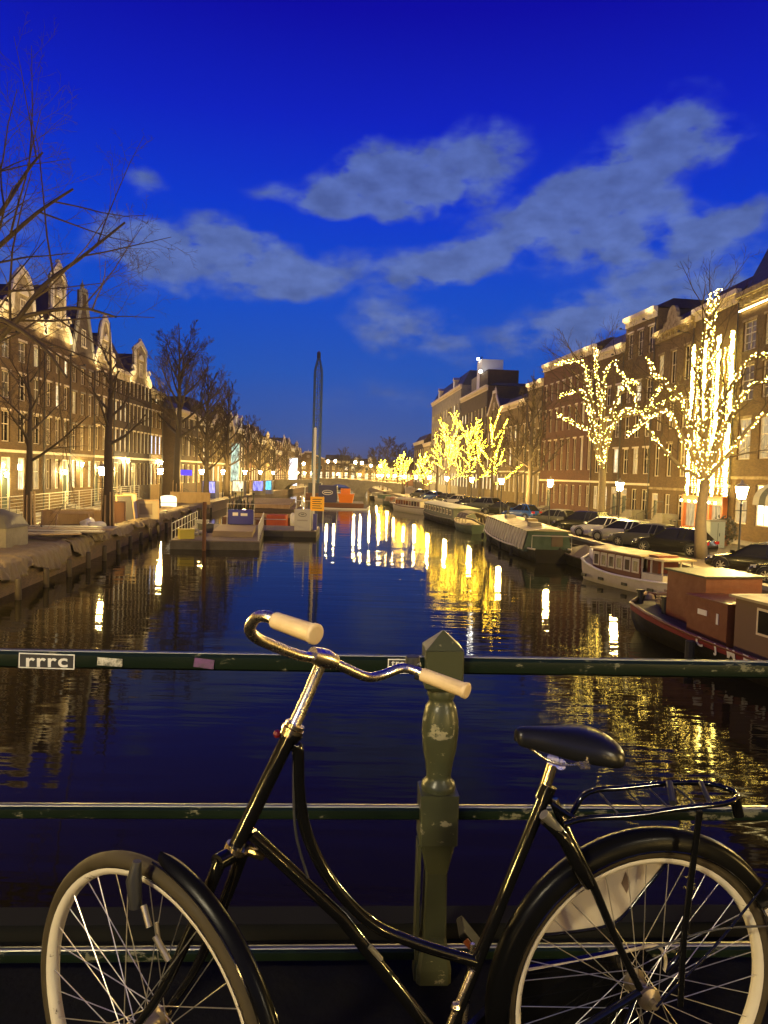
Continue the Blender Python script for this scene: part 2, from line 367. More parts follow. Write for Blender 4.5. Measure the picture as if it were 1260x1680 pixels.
bank('left_quay_street', QL, -1, 'left quay street under repair'); wr = bank('right_quay_street', QR, 1, 'right quay street with parked cars')
# coping stones of the right quay, one by one as far as they show
cop = MB().box((-.62,-.22,0), (.62,.22,.16)).mesh('coping_stone', GREYST); y = 24.0
while y < 110:
    x0, x1 = lerp(QR, y), lerp(QR, y+1.26); o = link('coping_stone', cop, wr, ((x0+x1)/2+.16, y+.63, QZ+.012+rnd.uniform(0,.012)), math.atan2(1.26, x1-x0)); y += 1.27
tag(MB().add([(-900,262,QZ),(900,262,QZ),(900,2600,QZ),(-900,2600,QZ)], [(0,1,2,3)]).build('far_ground', STREET), 'ground beyond the end of the canal', kind='structure')
# pavement in front of the houses (a real step up)
def pavement(name, pts, sgn):
    mb = MB()
    for (xa, a), (xb, b) in zip(pts, pts[1:]):
        o = sgn*-2.2
        mb.add([(xa,a,QZ+.12),(xb,b,QZ+.12),(xb+o,b,QZ+.12),(xa+o,a,QZ+.12),(xb+o,b,QZ-.02),(xa+o,a,QZ-.02)], [(0,1,2,3),(3,2,4,5)])
    tag(mb.build(name, PAVE), 'raised brick pavement along the house fronts', kind='structure')
pavement('right_pavement', [(x, y) for y, x in FR if y < 250], 1); pavement('left_pavement', [(FLX, -60), (FLX, 92), (FLX, 230)], -1)
# bridge the camera stands on
rail_dir = Vector((math.cos(R(3.3)), math.sin(R(3.3)), 0)); rail_n = Vector((-math.sin(R(3.3)), math.cos(R(3.3)), 0))
POSTC = Vector((S(727, 1080, 2.08).x, 2.10, 0)); DZ = 3.54
ASPH = M('bridge_paving', (.003,.003,.003), .95, spec=.1, var=(9, (.006,.0055,.005), .3), bump=(40, .5, .01))
RM = Matrix.Translation((POSTC.x, POSTC.y, 0)) @ Matrix.Rotation(R(3.3), 4, 'Z')
mb = MB().box((-42,-9.5,3.05), (42,.16,DZ), RM); tag(mb.build('bridge_deck', ASPH), 'dark paved deck of the bridge under the bicycle', kind='structure')
bs = thing('bridge_abutments', 'dark brick side of the bridge under the railing', 'bridge', (0,0,0)); bs['kind'] = 'structure'; del bs['category']
for x0 in (-15, -5.6, 4.2, 13.6): MB().box((x0,-8.6,-1), (x0+1.4,-.25,3.045), RM).build('pier', BR_DARK, bs)
MB().box((-42,.165,3.2), (42,.26,DZ+.05), RM).build('edge_stone', M('edge_stone', (.006,.006,.005), .9, spec=.15), bs)
# ------------------------------------------------------------------ canal houses
WCACHE = {}
def win_mesh(w, h, style):
    k = ('f', round(w,2), round(h,2), style)
    if k in WCACHE: return WCACHE[k]
    mb = MB(); t = .075; y0, y1 = -.02, .09
    mb.box((0,y0,0),(t,y1,h)).box((w-t,y0,0),(w,y1,h)).box((t,y0,h-t),(w-t,y1,h)).box((t,y0,0),(w-t,y1,t))
    mb.box((-.08,-.12,-.1),(w+.08,.02,-.002))
    iw = w-2*t
    if style != 'plain':
        mb.box((t,y0+.02,h*.56),(w-t,y1-.01,h*.56+.06))
        if style in ('cross', 'multi'): mb.box((w/2-.025,y0+.025,t),(w/2+.025,y1-.02,h*.56)).box((w/2-.025,y0+.025,h*.56+.06),(w/2+.025,y1-.02,h-t))
        if style == 'multi':
            for z in (.28, .78): mb.box((t,y0+.035,h*z),(w/2-.03,y1-.03,h*z+.03)).box((w/2+.03,y0+.035,h*z),(w-t,y1-.03,h*z+.03))
    WCACHE[k] = mb.mesh('window', TRIM); return WCACHE[k]
def pane_mesh(w, h, mat):
    k = ('p', round(w,2), round(h,2), mat.name)
    if k not in WCACHE: WCACHE[k] = MB().add([(.06,.05,.06),(w-.06,.05,.06),(w-.06,.05,h-.06),(.06,.05,h-.06)], [(0,1,2,3)]).mesh('pane', mat)
    return WCACHE[k]
def add_window(root, x, z, w, h, style, mat, y=.14):
    f = link('window', win_mesh(w, h, style), root, (x, y, z)); link('pane', pane_mesh(w, h, mat), f); return f
def facade_wall(w, H, holes, D, z0=0):
    """Front wall with real openings (reveals .2 deep), side walls, back and top."""
    xs = sorted(set([0, w] + [v for h in holes for v in (h[0], h[0]+h[2])])); zs = sorted(set([z0, H] + [v for h in holes for v in (h[1], h[1]+h[3])]))
    mb = MB()
    for xa, xb in zip(xs, xs[1:]):
        for za, zb in zip(zs, zs[1:]):
            cx, cz = (xa+xb)/2, (za+zb)/2
            if any(h[0] < cx < h[0]+h[2] and h[1] < cz < h[1]+h[3] for h in holes): continue
            mb.add([(xa,0,za),(xb,0,za),(xb,0,zb),(xa,0,zb)], [(0,1,2,3)])
    for x, z, a, b in holes:
        d = .24; mb.add([(x,0,z),(x+a,0,z),(x+a,0,z+b),(x,0,z+b),(x,d,z),(x+a,d,z),(x+a,d,z+b),(x,d,z+b)], [(0,4,5,1),(1,5,6,2),(2,6,7,3),(3,7,4,0)])
    mb.add([(0,0,z0),(0,D,z0),(0,D,H),(0,0,H),(w,0,z0),(w,D,z0),(w,D,H),(w,0,H)], [(0,1,2,3),(4,7,6,5),(1,5,6,2),(3,2,6,7)])
    return mb
def gable_poly(kind, w, h):
    if kind == 'neck': half = [(0,0),(.04*w,.10*h),(.13*w,.17*h),(.24*w,.22*h),(.27*w,.34*h),(.27*w,.74*h),(.235*w,.76*h),(.235*w,.80*h),(.36*w,.90*h),(.5*w,h)]
    elif kind == 'bell': half = [(0,0),(.03*w,.14*h),(.12*w,.28*h),(.22*w,.42*h),(.28*w,.6*h),(.31*w,.78*h),(.36*w,.90*h),(.43*w,.98*h),(.5*w,h)]
    elif kind == 'step': half = [(0,0),(0,.16*h),(.1*w,.16*h),(.1*w,.33*h),(.2*w,.33*h),(.2*w,.5*h),(.3*w,.5*h),(.3*w,.68*h),(.4*w,.68*h),(.4*w,h),(.5*w,h)]
    elif kind == 'spout': half = [(0,0),(.06*w,.02*h),(.38*w,.80*h),(.38*w,h),(.5*w,h)]
    elif kind == 'round': half = [(0,0),(.02*w,.22*h),(.26*w,.24*h),(.28*w,.5*h),(.33*w,.78*h),(.41*w,.95*h),(.5*w,h)]
    return half + [(w-x, z) for x, z in reversed(half[:-1])]
HOUSES = []
NTH = ['first','second','third','fourth','fifth','sixth','seventh','eighth','ninth']
def ordn_(i): return NTH[i]
def house(side, ya, yb, H, label, wall, ncol, floors, gable='cornice', gh=3.0, trim=TRIM, lit={}, probs=(.56,.20,.15,.09), style='cross', ww=.5, D=11, roof=ROOFM, door=0, xoff=0.0, depth_detail=True, flood=False, gwall=None, stoop=True, base=None, name='canal_house', kindgroup=None, hood=None, ends=None):
    """ya, yb: near and far Y of the facade; H: eaves above the street; floors: (sill, head) heights above the street."""
    if side == 'L': p0 = Vector((FLX+xoff, ya, QZ)); p1 = Vector((FLX+xoff, yb, QZ))
    else: p0 = Vector((lerp(FR, yb)+xoff, yb, QZ)); p1 = Vector((lerp(FR, ya)+xoff, ya, QZ))
    if ends: p0, p1 = Vector(ends[0]), Vector(ends[1])
    d = p1-p0; w = d.length-.02; rz = math.atan2(d.y, d.x); r_ = random.Random(int(ya*7+H*3))
    root = thing(name, label, 'house' if 'house' in name else 'building', p0, rz, kindgroup)
    cw = w/ncol; winw = cw*ww; holes = []; wins = []
    for fi, (a, b) in enumerate(floors):
        for c in range(ncol):
            if fi == 0 and door is not None and c == door:
                holes.append((c*cw+(cw-1.25)/2, .55 if stoop else .1, 1.25, b-(.55 if stoop else .1))); continue
            x = c*cw+(cw-winw)/2; holes.append((x, a, winw, b-a)); wins.append((fi, c, x, a, winw, b-a))
    facade_wall(w, H, holes, D).build('wall', wall, root)
    mats = [GLASS_D, PW_DIM, PW_WARM, PW_BRIGHT]
    for fi, c, x, a, ww_, hh in wins:
        m = lit.get((fi, c), lit.get((fi, '*')))
        if m is None:
            u = r_.random()
            if u < .13 and fi: m = CURT
        if m is None:
            u = r_.random(); m = mats[0] if u < probs[0] else mats[1] if u < probs[0]+probs[1] else mats[2] if u < sum(probs[:3]) else mats[3]
        add_window(root, x, a, ww_, hh, style if fi or style == 'plain' else style, m)
        if depth_detail and fi: MB().box((x-.1,-.03,a+hh+.002),(x+ww_+.1,.05,a+hh+.16)).build('lintel', trim, root)
    if door is not None:
        x, z, a, b = holes[[i for i, h in enumerate(holes) if abs(h[2]-1.25) < 1e-6][0]]
        dr = MB().box((x+.05,.16,z),(x+a-.05,.21,z+b*.74)).build('door', DOORM, root)
        MB().ball((x+a-.2,.13,z+1.05), .045).build('handle', MATS.get('brass') or M('brass', (.6,.42,.15), .3, 1), dr)
        MB().box((x,.02,z),(x+.09,.2,z+b)).box((x+a-.09,.02,z),(x+a,.2,z+b)).box((x+.09,.02,z+b-.1),(x+a-.09,.2,z+b)).box((x+.09,.02,z+b*.74+.002),(x+a-.09,.2,z+b*.74+.09)).build('door_frame', TRIM, root)
        MB().add([(x+.09,.18,z+b*.74+.09),(x+a-.09,.18,z+b*.74+.09),(x+a-.09,.18,z+b-.1),(x+.09,.18,z+b-.1)], [(0,1,2,3)]).build('fanlight', lit.get('fan', PW_WARM), root)
        if stoop:
            for i in range(3):
                MB().box((x-.25,-1.2+.3*i,.121),(x+a+.25,-.9+.3*i+(0 if i < 2 else .3),.121+.145*(i+1))).build('step', GREYST, root)
            for sx in (x-.25, x+a+.25):
                MB().tube([(sx,-1.2,.12),(sx,-1.2,1.0),(sx,-.05,1.5)], .02, 5).tube([(sx,-.6,.5),(sx,-.6,1.26)], .012, 4).build('stoop_rail', IRON, root)
    if base: MB().box((-.004,-.06,.12),(w,-.002,floors[0][0]-.12) if door is None else (max(.01,holes[door][0]-.15),-.002,floors[0][0]-.12)).build('plinth', base, root)
    MB().tube([(w-.14,-.07,.15),(w-.14,-.07,H-.8)], .05, 5).build('drainpipe', IRON, root)
    band = floors[0][1]+.35
    if depth_detail: MB().box((.01,-.09,band),(w-.01,-.002,band+.2)).build('string_course', trim, root)
    gw = gwall or wall
    if gable in ('cornice', 'attic', 'pediment'):
        MB().box((0,-.12,H-.75),(w,-.002,H-.3)).box((-.02,-.42,H-.18),(w+.02,-.002,H+.16)).box((-.01,-.28,H-.298),(w+.01,-.002,H-.182)).build('cornice', trim, root)
        cb = MB(); n = max(4, int(w/.7))
        for i in range(n): cx = (i+.5)*w/n; cb.box((cx-.07,-.26,H-.62),(cx+.07,-.122,H-.30))
        o = cb.build('cornice_brackets', trim, root); o['kind'] = 'stuff'
        rh = gh if gable != 'pediment' else 1.6
        MB().loft([[(.02,.1,H+.1),(w-.02,.1,H+.1),(w-.02,D,H+.1),(.02,D,H+.1)], [(.3,1.6,H+rh),(w-.3,1.6,H+rh),(w-.3,D-1.6,H+rh),(.3,D-1.6,H+rh)]]).build('roof', roof, root)
        if gable == 'pediment':
            pts = [(w*.28,H+.16),(w*.30,H+.55),(w*.36,H+.62)] + [(w*.5-math.cos(a)*w*.13, H+.65+math.sin(a)*1.15) for a in [math.pi*k/8 for k in range(9)]] + [(w*.64,H+.62),(w*.70,H+.55),(w*.72,H+.16)]
            MB().prism(pts, -.35, -.05).build('pediment', trim, root)
        if gable == 'attic':
            k = 1 if w < 8 else 2
            for i in range(k):
                cx = w*(i+.5)/k; dm = MB().box((cx-.75,.1,H+.17),(cx+.75,2.4,H+2.1)).build('dormer', trim, root)
                MB().prism([(cx-.95,H+2.1),(cx+.95,H+2.1),(cx,H+2.75)], -.05, 2.5).build('dormer_roof', trim, dm)
                MB().add([(cx-.5,.09,H+.4),(cx+.5,.09,H+.4),(cx+.5,.09,H+1.9),(cx-.5,.09,H+1.9)], [(0,1,2,3)]).build('dormer_pane', PW_WARM, dm)
    else:
        poly = [(x, H+z) for x, z in gable_poly(gable, w, gh)]
        MB().prism(poly, .0, .34).build('gable', gw, root)
        cb = MB(); P = poly
        for a, b in zip(P, P[1:]): cb.bar((a[0],-.0,a[1]), (b[0],-.0,b[1]), .17, .5 if abs(b[0]-a[0]) > .05 else .3)
        cb.build('gable_coping', trim, root)
        # ornament: scrolls at the shoulders, finial, attic window
        ob = MB()
        if gable in ('neck', 'bell', 'round'):
            for sx in (-1, 1):
                cx0 = w/2+sx*w*.34; MB().tube([(cx0+sx*.5*math.cos(a)*(1-a/9), -.1, H+gh*.28+.5*math.sin(a)*(1-a/9)) for a in [k*.6 for k in range(10)]], .09, 5).build('scroll', trim, root)
            ob.prism([(w*.40,H+gh*.56),(w*.60,H+gh*.56),(w*.58,H+gh*.64),(w*.5,H+gh*.70),(w*.42,H+gh*.64)], -.12, -.002)
            MB().ball((w/2,.1,H+gh+.25), .22, 6).build('finial', trim, root)
        elif gable in ('step', 'spout'): ob.lathe([(.16,0),(.05,.25),(.2,.45),(.05,.75),(.02,1.0)], 6, (w/2,.15,H+gh))
        if ob.v: ob.build('gable_ornament', trim, root)
        add_window(root, w/2-.42, H+gh*.16, .84, min(1.5, gh*.32), 'cross', PW_DIM if r_.random() < .5 else GLASS_D, y=-.03)
        rz_ = gh*.72
        MB().prism([(0,H),(w,H),(w/2,H+rz_)], .36, D).build('roof', roof, root)
        MB().box((w*.78,D*.3,H-.2),(w*.78+.7,D*.3+.9,H+rz_*.8)).build('chimney', BR_DARK, root)
    if flood:
        for fx in (w*.12, w*.88):
            fl = MB().box((fx-.12,-1.0,H-1.0),(fx+.12,-.86,H-.86)).bar((fx,-.9,H-.95),(fx,-.01,H-1.05),.04).build('facade_floodlight', IRON, root)
            ld = bpy.data.lights.new('facade_floodlight_lamp', 'SPOT'); ld.energy = flood; ld.color = (1,.78,.40); ld.spot_size = R(118); ld.spot_blend = .7; ld.shadow_soft_size = .08
            lo = bpy.data.objects.new('floodlight_beam', ld); COL.objects.link(lo); lo.parent = root; lo.location = (fx,-1.3,H-.7)
            lo.rotation_euler = (Vector((0,1.0,2.4))).to_track_quat('-Z', 'Y').to_euler()
    HOUSES.append(root); root['w_'] = w; return root
FL5 = [(1.9,4.3),(5.4,7.6),(8.5,10.4),(11.3,12.8)]
FL4 = [(1.9,4.4),(5.6,8.2),(9.3,11.4)]
# left row, near to far (facade line X = FLX)
hl = 'canal house'
house('L', 30, 37, 14.2, 'brown brick canal house beyond the leaning left tree, mostly outside the picture', BR_BROWN, 3, FL5, 'bell', 4.6)
house('L', 37, 44, 13.6, 'brown gabled canal house just outside the left edge of the picture', BR_BROWN, 3, FL5, 'neck', 5, flood=260)
house('L', 44, 51.5, 14.4, 'tall brown canal house cut by the left edge behind the leaning tree', BR_BROWN, 3, FL5, 'cornice', 2.6)
house('L', 51.5, 58.6, 14.0, 'brown canal house with pale lit gable and bright yellow doorway, first from the left edge', BR_BROWN, 3, FL5, 'round', 4.0, flood=420, lit={(0,1):PW_BRIGHT,(0,2):PW_WARM}, style='cross', gwall=STONE)
house('L', 58.6, 63.4, 14.1, 'narrow canal house with tall pale neck gable crowned by a rounded top', BR_BROWN, 3, FL5, 'neck', 6.0, flood=560, gwall=STONE, lit={(1,'*'):PW_DIM,(0,1):PW_WARM}, door=2)
house('L', 63.4, 68.6, 13.4, 'dark stone house with steep pointed gable and finial', BR_BROWN, 3, [(1.9,4.3),(5.2,7.4),(8.3,10.2),(11.0,12.4)], 'spout', 5.8, flood=300, trim=GREYST, lit={(0,0):PW_BRIGHT,(0,1):PW_WARM,(0,2):PW_BRIGHT,(2,0):PW_WARM}, door=None, roof=SLATE, gwall=BR_DARK)
house('L', 68.6, 73.6, 13.2, 'brown canal house with ornamented stone gable beside the steep pointed one', BR_BROWN, 3, FL5, 'bell', 4.6, flood=440, gwall=STONE, lit={(0,1):PW_WARM,(0,0):PW_WARM})
house('L', 73.6, 77.6, 13.4, 'dark brick canal house with tall white-lit windows behind the straight quay tree', BR_DARK, 3, FL5, 'cornice', 3.2, lit={(1,'*'):PW_BRIGHT,(2,'*'):PW_BRIGHT}, roof=ROOFM, style='multi')
house('L', 77.6, 85.0, 13.0, 'wide brown canal house with twin ornate lit gables and three bright windows', BR_DARK, 6, FL5, 'neck', 4.4, flood=500, gwall=STONE, lit={(3,4):PW_BRIGHT,(3,5):PW_BRIGHT,(2,3):PW_BRIGHT,(2,4):PW_BRIGHT,(2,5):PW_BRIGHT,(1,3):PW_BRIGHT,(1,4):PW_BRIGHT,(1,5):PW_BRIGHT}, ww=.52, door=1, style='cross')
house('L', 85.0, 89.5, 12.6, 'narrow corner house with three cold blue-white lit windows', BR_BROWN, 3, FL5, 'cornice', 1.6, lit={(1,'*'):PW_BLUE}, ww=.6, door=None)
house('L', 95.0, 106.0, 11.4, 'dark corner house with white balcony and square cornice across the side street', BR_DARK, 4, FL4, 'cornice', 1.2, lit={(0,'*'):PW_WARM}, roof=SLATE, name='corner_house')
names = ['pale stone', 'brown brick', 'dark brick', 'tan brick', 'red brick']; wm = [STONE, BR_BROWN, BR_DARK, BR_TAN, BR_RED]
gk = ['bell', 'neck', 'cornice', 'step', 'spout', 'attic']
y = 106.0; i = 0; rr = random.Random(5)
ords = ['first','second','third','fourth','fifth','sixth','seventh','eighth','ninth','tenth','eleventh','twelfth','thirteenth','fourteenth','fifteenth','sixteenth','seventeenth','eighteenth']
gd = {'bell':'bell gable','neck':'neck gable','cornice':'straight cornice','step':'stepped gable','spout':'pointed gable','attic':'dormered attic roof','round':'rounded gable'}
while y < 232:
    w_ = rr.uniform(6.5, 10.5); k = (i*2+1) % 5; g = gk[(i*5+2) % 6]
    house('L', y, y+w_, rr.uniform(9.2, 11.6) if y < 150 else rr.uniform(8.4, 10.6), f'{names[k]} house with {gd[g]}, {ords[i]} in the left row past the corner house', wm[k], 3, FL4, g, rr.uniform(2.2,3.4), lit={(0,'*'):PW_BRIGHT if i % 2 else PW_WARM}, probs=(.35,.25,.25,.15), depth_detail=y < 130, door=None, style='cross' if y < 150 else 'plain', roof=SLATE if i % 2 else ROOFM, trim=WHITE if i % 3 == 0 else TRIM)
    y += w_; i += 1
# the rows go on behind the bridge
for i in range(9):
    ya = -42+i*8; house('L', ya, ya+8, 12+(i*37%5)*.6, f'{names[i % 5]} house on the left bank behind the viewer, {ordn_(i)} from the south', wm[i % 5], 4, FL4, gk[i % 6], 3.2, lit={(0,'*'):PW_WARM}, door=None, depth_detail=False, style='plain')
    ye = ya+8 if ya+8 < 30 else 29.9; house('R', ya, ye, 13+(i*23%5)*.6, f'{names[(i+2) % 5]} house on the right bank behind the viewer, {ordn_(i)} from the south', wm[(i+2) % 5], 4, FL4, gk[(i+1) % 6], 3.2, lit={(0,'*'):PW_WARM}, door=None, depth_detail=False, style='plain')
# right row, near to far; its floods are lamps added to brighten the fronts
h1 = house('R', 30, 52.0, 16.9, 'broad brown classical house with pale cornice, dormers and striped awning', BR_BROWN, 8, [(1.2,3.9),(5.6,8.4),(9.6,12.0),(13.0,15.0)], 'attic', 3.4, roof=SLATE, trim=STONE, lit={(1,0):PW_WARM,(1,1):PW_WARM,(1,2):PW_WARM,(3,0):PW_DIM,(3,1):PW_WARM,(2,0):PW_DIM,(0,0):PW_WARM,(0,1):PW_WHITE,(0,2):PW_WHITE,(0,3):PW_WHITE}, style='multi', door=None, ww=.62)
h2 = house('R', 52.0, 58.8, 17.3, 'house hung with dense vertical curtains of white lights above a red shopfront', BR_BROWN, 3, [(.9,3.3),(4.8,7.4),(8.2,10.6),(11.4,13.4)], 'cornice', 1.5, probs=(.5,.3,.15,.05), door=None, ww=.42, stoop=False)
h3 = house('R', 58.8, 66.6, 16.9, 'brown canal house with curved pediment on its pale cornice', BR_BROWN, 3, [(.8,2.9),(4.4,7.2),(8.4,10.7),(12.2,15.0)], 'pediment', 1.2, trim=STONE, lit={(0,1):PW_DIM}, door=0, ww=.44, hood=True, flood=240)
h4 = house('R', 66.6, 72.6, 19.4, 'tall canal house with grey-blue top floor and projecting cornice', BR_BROWN, 3, [(.9,3.2),(4.6,7.0),(8.0,10.1),(11.4,13.3),(15.6,18.0)], 'cornice', 1.0, trim=TRIM, lit={(4,'*'):GLASS_B,(0,0):PW_WARM,(1,1):PW_WARM}, ww=.55, flood=240)
house('R', 72.6, 79.2, 17.2, 'brown house with low grey roof between the tall cornice and the red brick block', BR_BROWN, 3, [(.9,3.3),(4.7,7.1),(8.2,10.3),(11.5,13.4)], 'cornice', 1.7, roof=GREYST, door=2, flood=170)
house('R', 79.2, 95.4, 18.2, 'large red-brown brick block with tall white windows behind a lit tree', BR_RED, 8, [(1.0,3.3),(5.0,8.6),(9.7,12.4),(13.6,15.6)], 'cornice', 1.0, trim=TRIM, probs=(.8,.12,.06,.02), ww=.42, door=1, lit={(0,'*'):PW_DIM}, flood=220)
house('R', 95.4, 102.0, 16.6, 'narrow brown house topped by a square attic box past the red-brown block', BR_TAN, 3, FL5, 'cornice', 1.0, lit={(0,'*'):PW_WARM}, flood=220)
house('R', 102.0, 116.0, 14.8, 'yellowish lit house row front with three floors of narrow windows', BR_TAN, 6, FL4, 'cornice', 1.4, lit={(0,'*'):PW_WARM}, door=None, flood=170)
house('R', 116.0, 126.0, 14.4, 'tan house with pointed gable behind the dense fairy-lit trees', BR_TAN, 4, FL4, 'spout', 3.4, lit={(0,'*'):PW_BRIGHT}, door=None, depth_detail=False)
hb = house('R', 126.0, 150.0, 19.4, 'large dark building with stepped flat roofs and white rooftop plant box', BR_DARK, 8, [(1.9,4.4),(5.4,7.4),(8.4,10.2),(11.2,13.0),(14.2,16.0)], 'cornice', .6, roof=SLATE, lit={(0,'*'):PW_BRIGHT}, door=None, depth_detail=False, name='office_building')
hh = house('R', 150.0, 192.0, 22.4, 'high grey hotel-like building with rows of small windows and mansard top', GREYST, 12, [(1.9,4.6),(5.6,7.8),(8.6,10.6),(11.4,13.2),(14.2,16.0),(17.2,19.0)], 'attic', 3.0, roof=SLATE, door=None, depth_detail=False, style='plain', name='hotel_building', lit={(0,'*'):PW_BRIGHT})
house('R', 192.0, 206.0, 12.5, 'small pale house with flat top beyond the grey hotel building', STONE, 5, FL4, 'cornice', 1.0, lit={(0,'*'):PW_BRIGHT}, door=None, depth_detail=False, style='plain')
house('R', 206.0, 228.0, 13.6, 'dark narrow-towered house at the far end of the right row', BR_DARK, 5, FL4, 'cornice', 2.0, lit={(0,'*'):PW_BRIGHT}, door=None, depth_detail=False, style='plain')
# rooftop plant of the dark building: box, tower and masts
def part(mb, name, mat, root, **k): return mb.build(name, mat, root, **k)
w = hb['w_']
part(MB().box((2,1.5,20.1),(9,8,23.2)), 'roof_box', GREYST, hb); part(MB().box((9.5,1,20.1),(13.5,5,25.5)), 'roof_tower', WHITE, hb)
part(MB().box((14,.6,20.1),(21,6,22.6)), 'roof_box', BR_DARK, hb); part(MB().tube([(4,3,23.2),(4,3,27.5)], .12, 5), 'mast', IRON, hb)
part(MB().ball((11.5,.7,25.8), .22, 6).ball((16,.3,22.9), .3, 6), 'roof_lamp', emis_mat('roof_lamp_glow', (1,.95,.8), 60), hb)['kind'] = 'stuff'
# far end of the canal
FE = [(-34,-22,9.0,'spout',1),(-22,-13,8.2,'cornice',2),(-13,-3,7.2,'attic',3),(-3,7,6.4,'cornice',0),(7,18,7.6,'bell',4)]
for i, (xa, xb, H, g, k) in enumerate(FE):
    house('L', 250, 262, H, f'far {names[k]} house with {gd[g]} closing the end of the canal', wm[k], 4, [(1.9,4.2),(5.0,6.4)], g, 2.2, ends=((xb*1.0,268,QZ),(xa*1.0,268,QZ)) if False else ((xa,268,QZ),(xb,268,QZ)), lit={(0,'*'):PW_BRIGHT}, door=None, depth_detail=False, style='plain')
for h in HOUSES: del h['w_']

# far bridge across the canal
fb = thing('stone_bridge', 'far arched bridge with lamp pairs closing off the water', 'bridge', (-10,166,0))
pts = [(-14,0),(-14,3.1),(0,3.9),(14,3.1),(14,0)]
for cx in (9, 0, -9): pts += [(cx+3.4*math.cos(a), 2.6*math.sin(a)) for a in [math.pi*k/8 for k in range(9)]]
MB().prism(pts, -4, 4).build('arches', GREYST, fb)
MB().tube([(-14,-4,4.1),(0,-4,4.9),(14,-4,4.1)], .06, 5).tube([(-14,-4,3.6),(0,-4,4.4),(14,-4,3.6)], .04, 5).build('railing', IRON, fb)
# ------------------------------------------------------------------ street lamps
ordn = ords
def lamp(label, x, y, z=QZ, proto=[], group='crown lantern street lamps', h=3.5):
    if not proto:
        t = thing('street_lamp', label, 'street lamp', (x, y, z), rnd.uniform(0, 1), group)
        MB().lathe([(.13,0),(.13,.25),(.10,.3),(.085,.9),(.06,1.0),(.055,1.1),(.045,1.2),(.04,h-.55),(.06,h-.5),(.03,h-.46),(.03,h-.3)], 10).bar((-.3,0,h-.75),(.3,0,h-.75),.03).build('post', IRON, t, auto=40)
        MB().lathe([(.03,h-.32),(.14,h-.26),(.14,h-.24)], 6).build('lantern_base', IRON, t)
        MB().lathe([(.15,h-.235),(.27,h+.27)], 6, cap=False).build('lantern_glass', LAMP_GLOW, t)
        MB().lathe([(.29,h+.275),(.30,h+.30),(.17,h+.40),(.10,h+.42),(.07,h+.50),(.02,h+.60)], 6).build('lantern_roof', M('lantern_roof', (.30,.27,.2), .5), t)
        proto.append(t); return t
    c = copy_tree(proto[0]); c.location = (x, y, z); c['label'] = label; c.rotation_euler.z = rnd.uniform(0, 1); return c
LL = [(168,50,'street lamp beside the straight tree and white bags'), (263,68,'street lamp in front of the cold blue-white lit windows'), (331,88,'street lamp beside the round-crowned elm'), (366,104,'fourth street lamp on the left quay, past the dense narrow tree')]
for px, Y, lb in LL: lamp(lb, xat(px, Y, 4.7), Y)
for k, (x, y) in enumerate(((-15.4,22),(-14.2,12),(-14.4,-8),(-14.4,-26),(17,18),(17,2),(17,-14),(17,-30))):
    lamp(f'street lamp outside the picture near the viewer, {NTH[k]} of eight', x, y)
for i, Y in enumerate((119, 134, 149, 175, 190, 206, 224)): lamp(f'{ordn[i+4]} street lamp on the left quay counting from the near end', -22.4+rnd.uniform(-.2,.2), Y)
LR = [(1217,32,'big near street lamp in front of the striped awning'), (1017,49,'street lamp beside the lit tree trunk and silver cars'), (903,59.5,'street lamp in front of the red-brown brick block'), (823,71.5,'fourth street lamp on the right quay, behind the blue car')]
for px, Y, lb in LR: lamp(lb, xat(px, Y, 4.7), Y)
for i, Y in enumerate((89, 104, 119, 134, 150, 168, 184, 200, 218, 236)): lamp(f'{ordn[i+4]} street lamp on the right quay counting from the near end', lerp(QR, Y)+2.3, Y)
for k, (x, s) in enumerate(((-12.6,'left'),(-11.0,'left'),(-6.6,'right'),(-5.2,'right'))):
    lamp(f'{["first","second","third","fourth"][k]} lamp from the left on the far stone bridge', x, 162.5, 4.1-abs(x+10)*.05, h=3.5)
for k, x in enumerate((-19, -16.4, -3.4, -1.2)): lamp(f'{NTH[k]} lamp from the left behind the far stone bridge', x, 172, 3.4)
for k, x in enumerate((-30,-17,-9,-1,6)): lamp(f'{["first","second","third","fourth","fifth"][k]} lamp from the left in the far cross street', x, 263.5)
# the lamps of the bridge the camera stands on (behind the camera, they light the bicycle)
BL = M('bridge_lamp_glass', (1,.9,.7), .3); 
bg_ = emis_mat('bridge_lamp_glow', (1, .84, .52), BRIDGE_LAMP)
for k, (x, y, lb) in enumerate(((-2.6,-1.9,'bridge lamp on the pavement edge to the left behind the viewer'), (6.5,-4.6,'bridge lamp on the pavement edge to the right behind the viewer'))):
    c = lamp(lb, x, y, DZ, group='lamps of the near bridge')
    for ch in list(c.children):
        if ch.name.startswith('lantern_glass'): ch.data = ch.data.copy(); ch.data.materials[0] = bg_
    c['group'] = 'lamps of the near bridge'

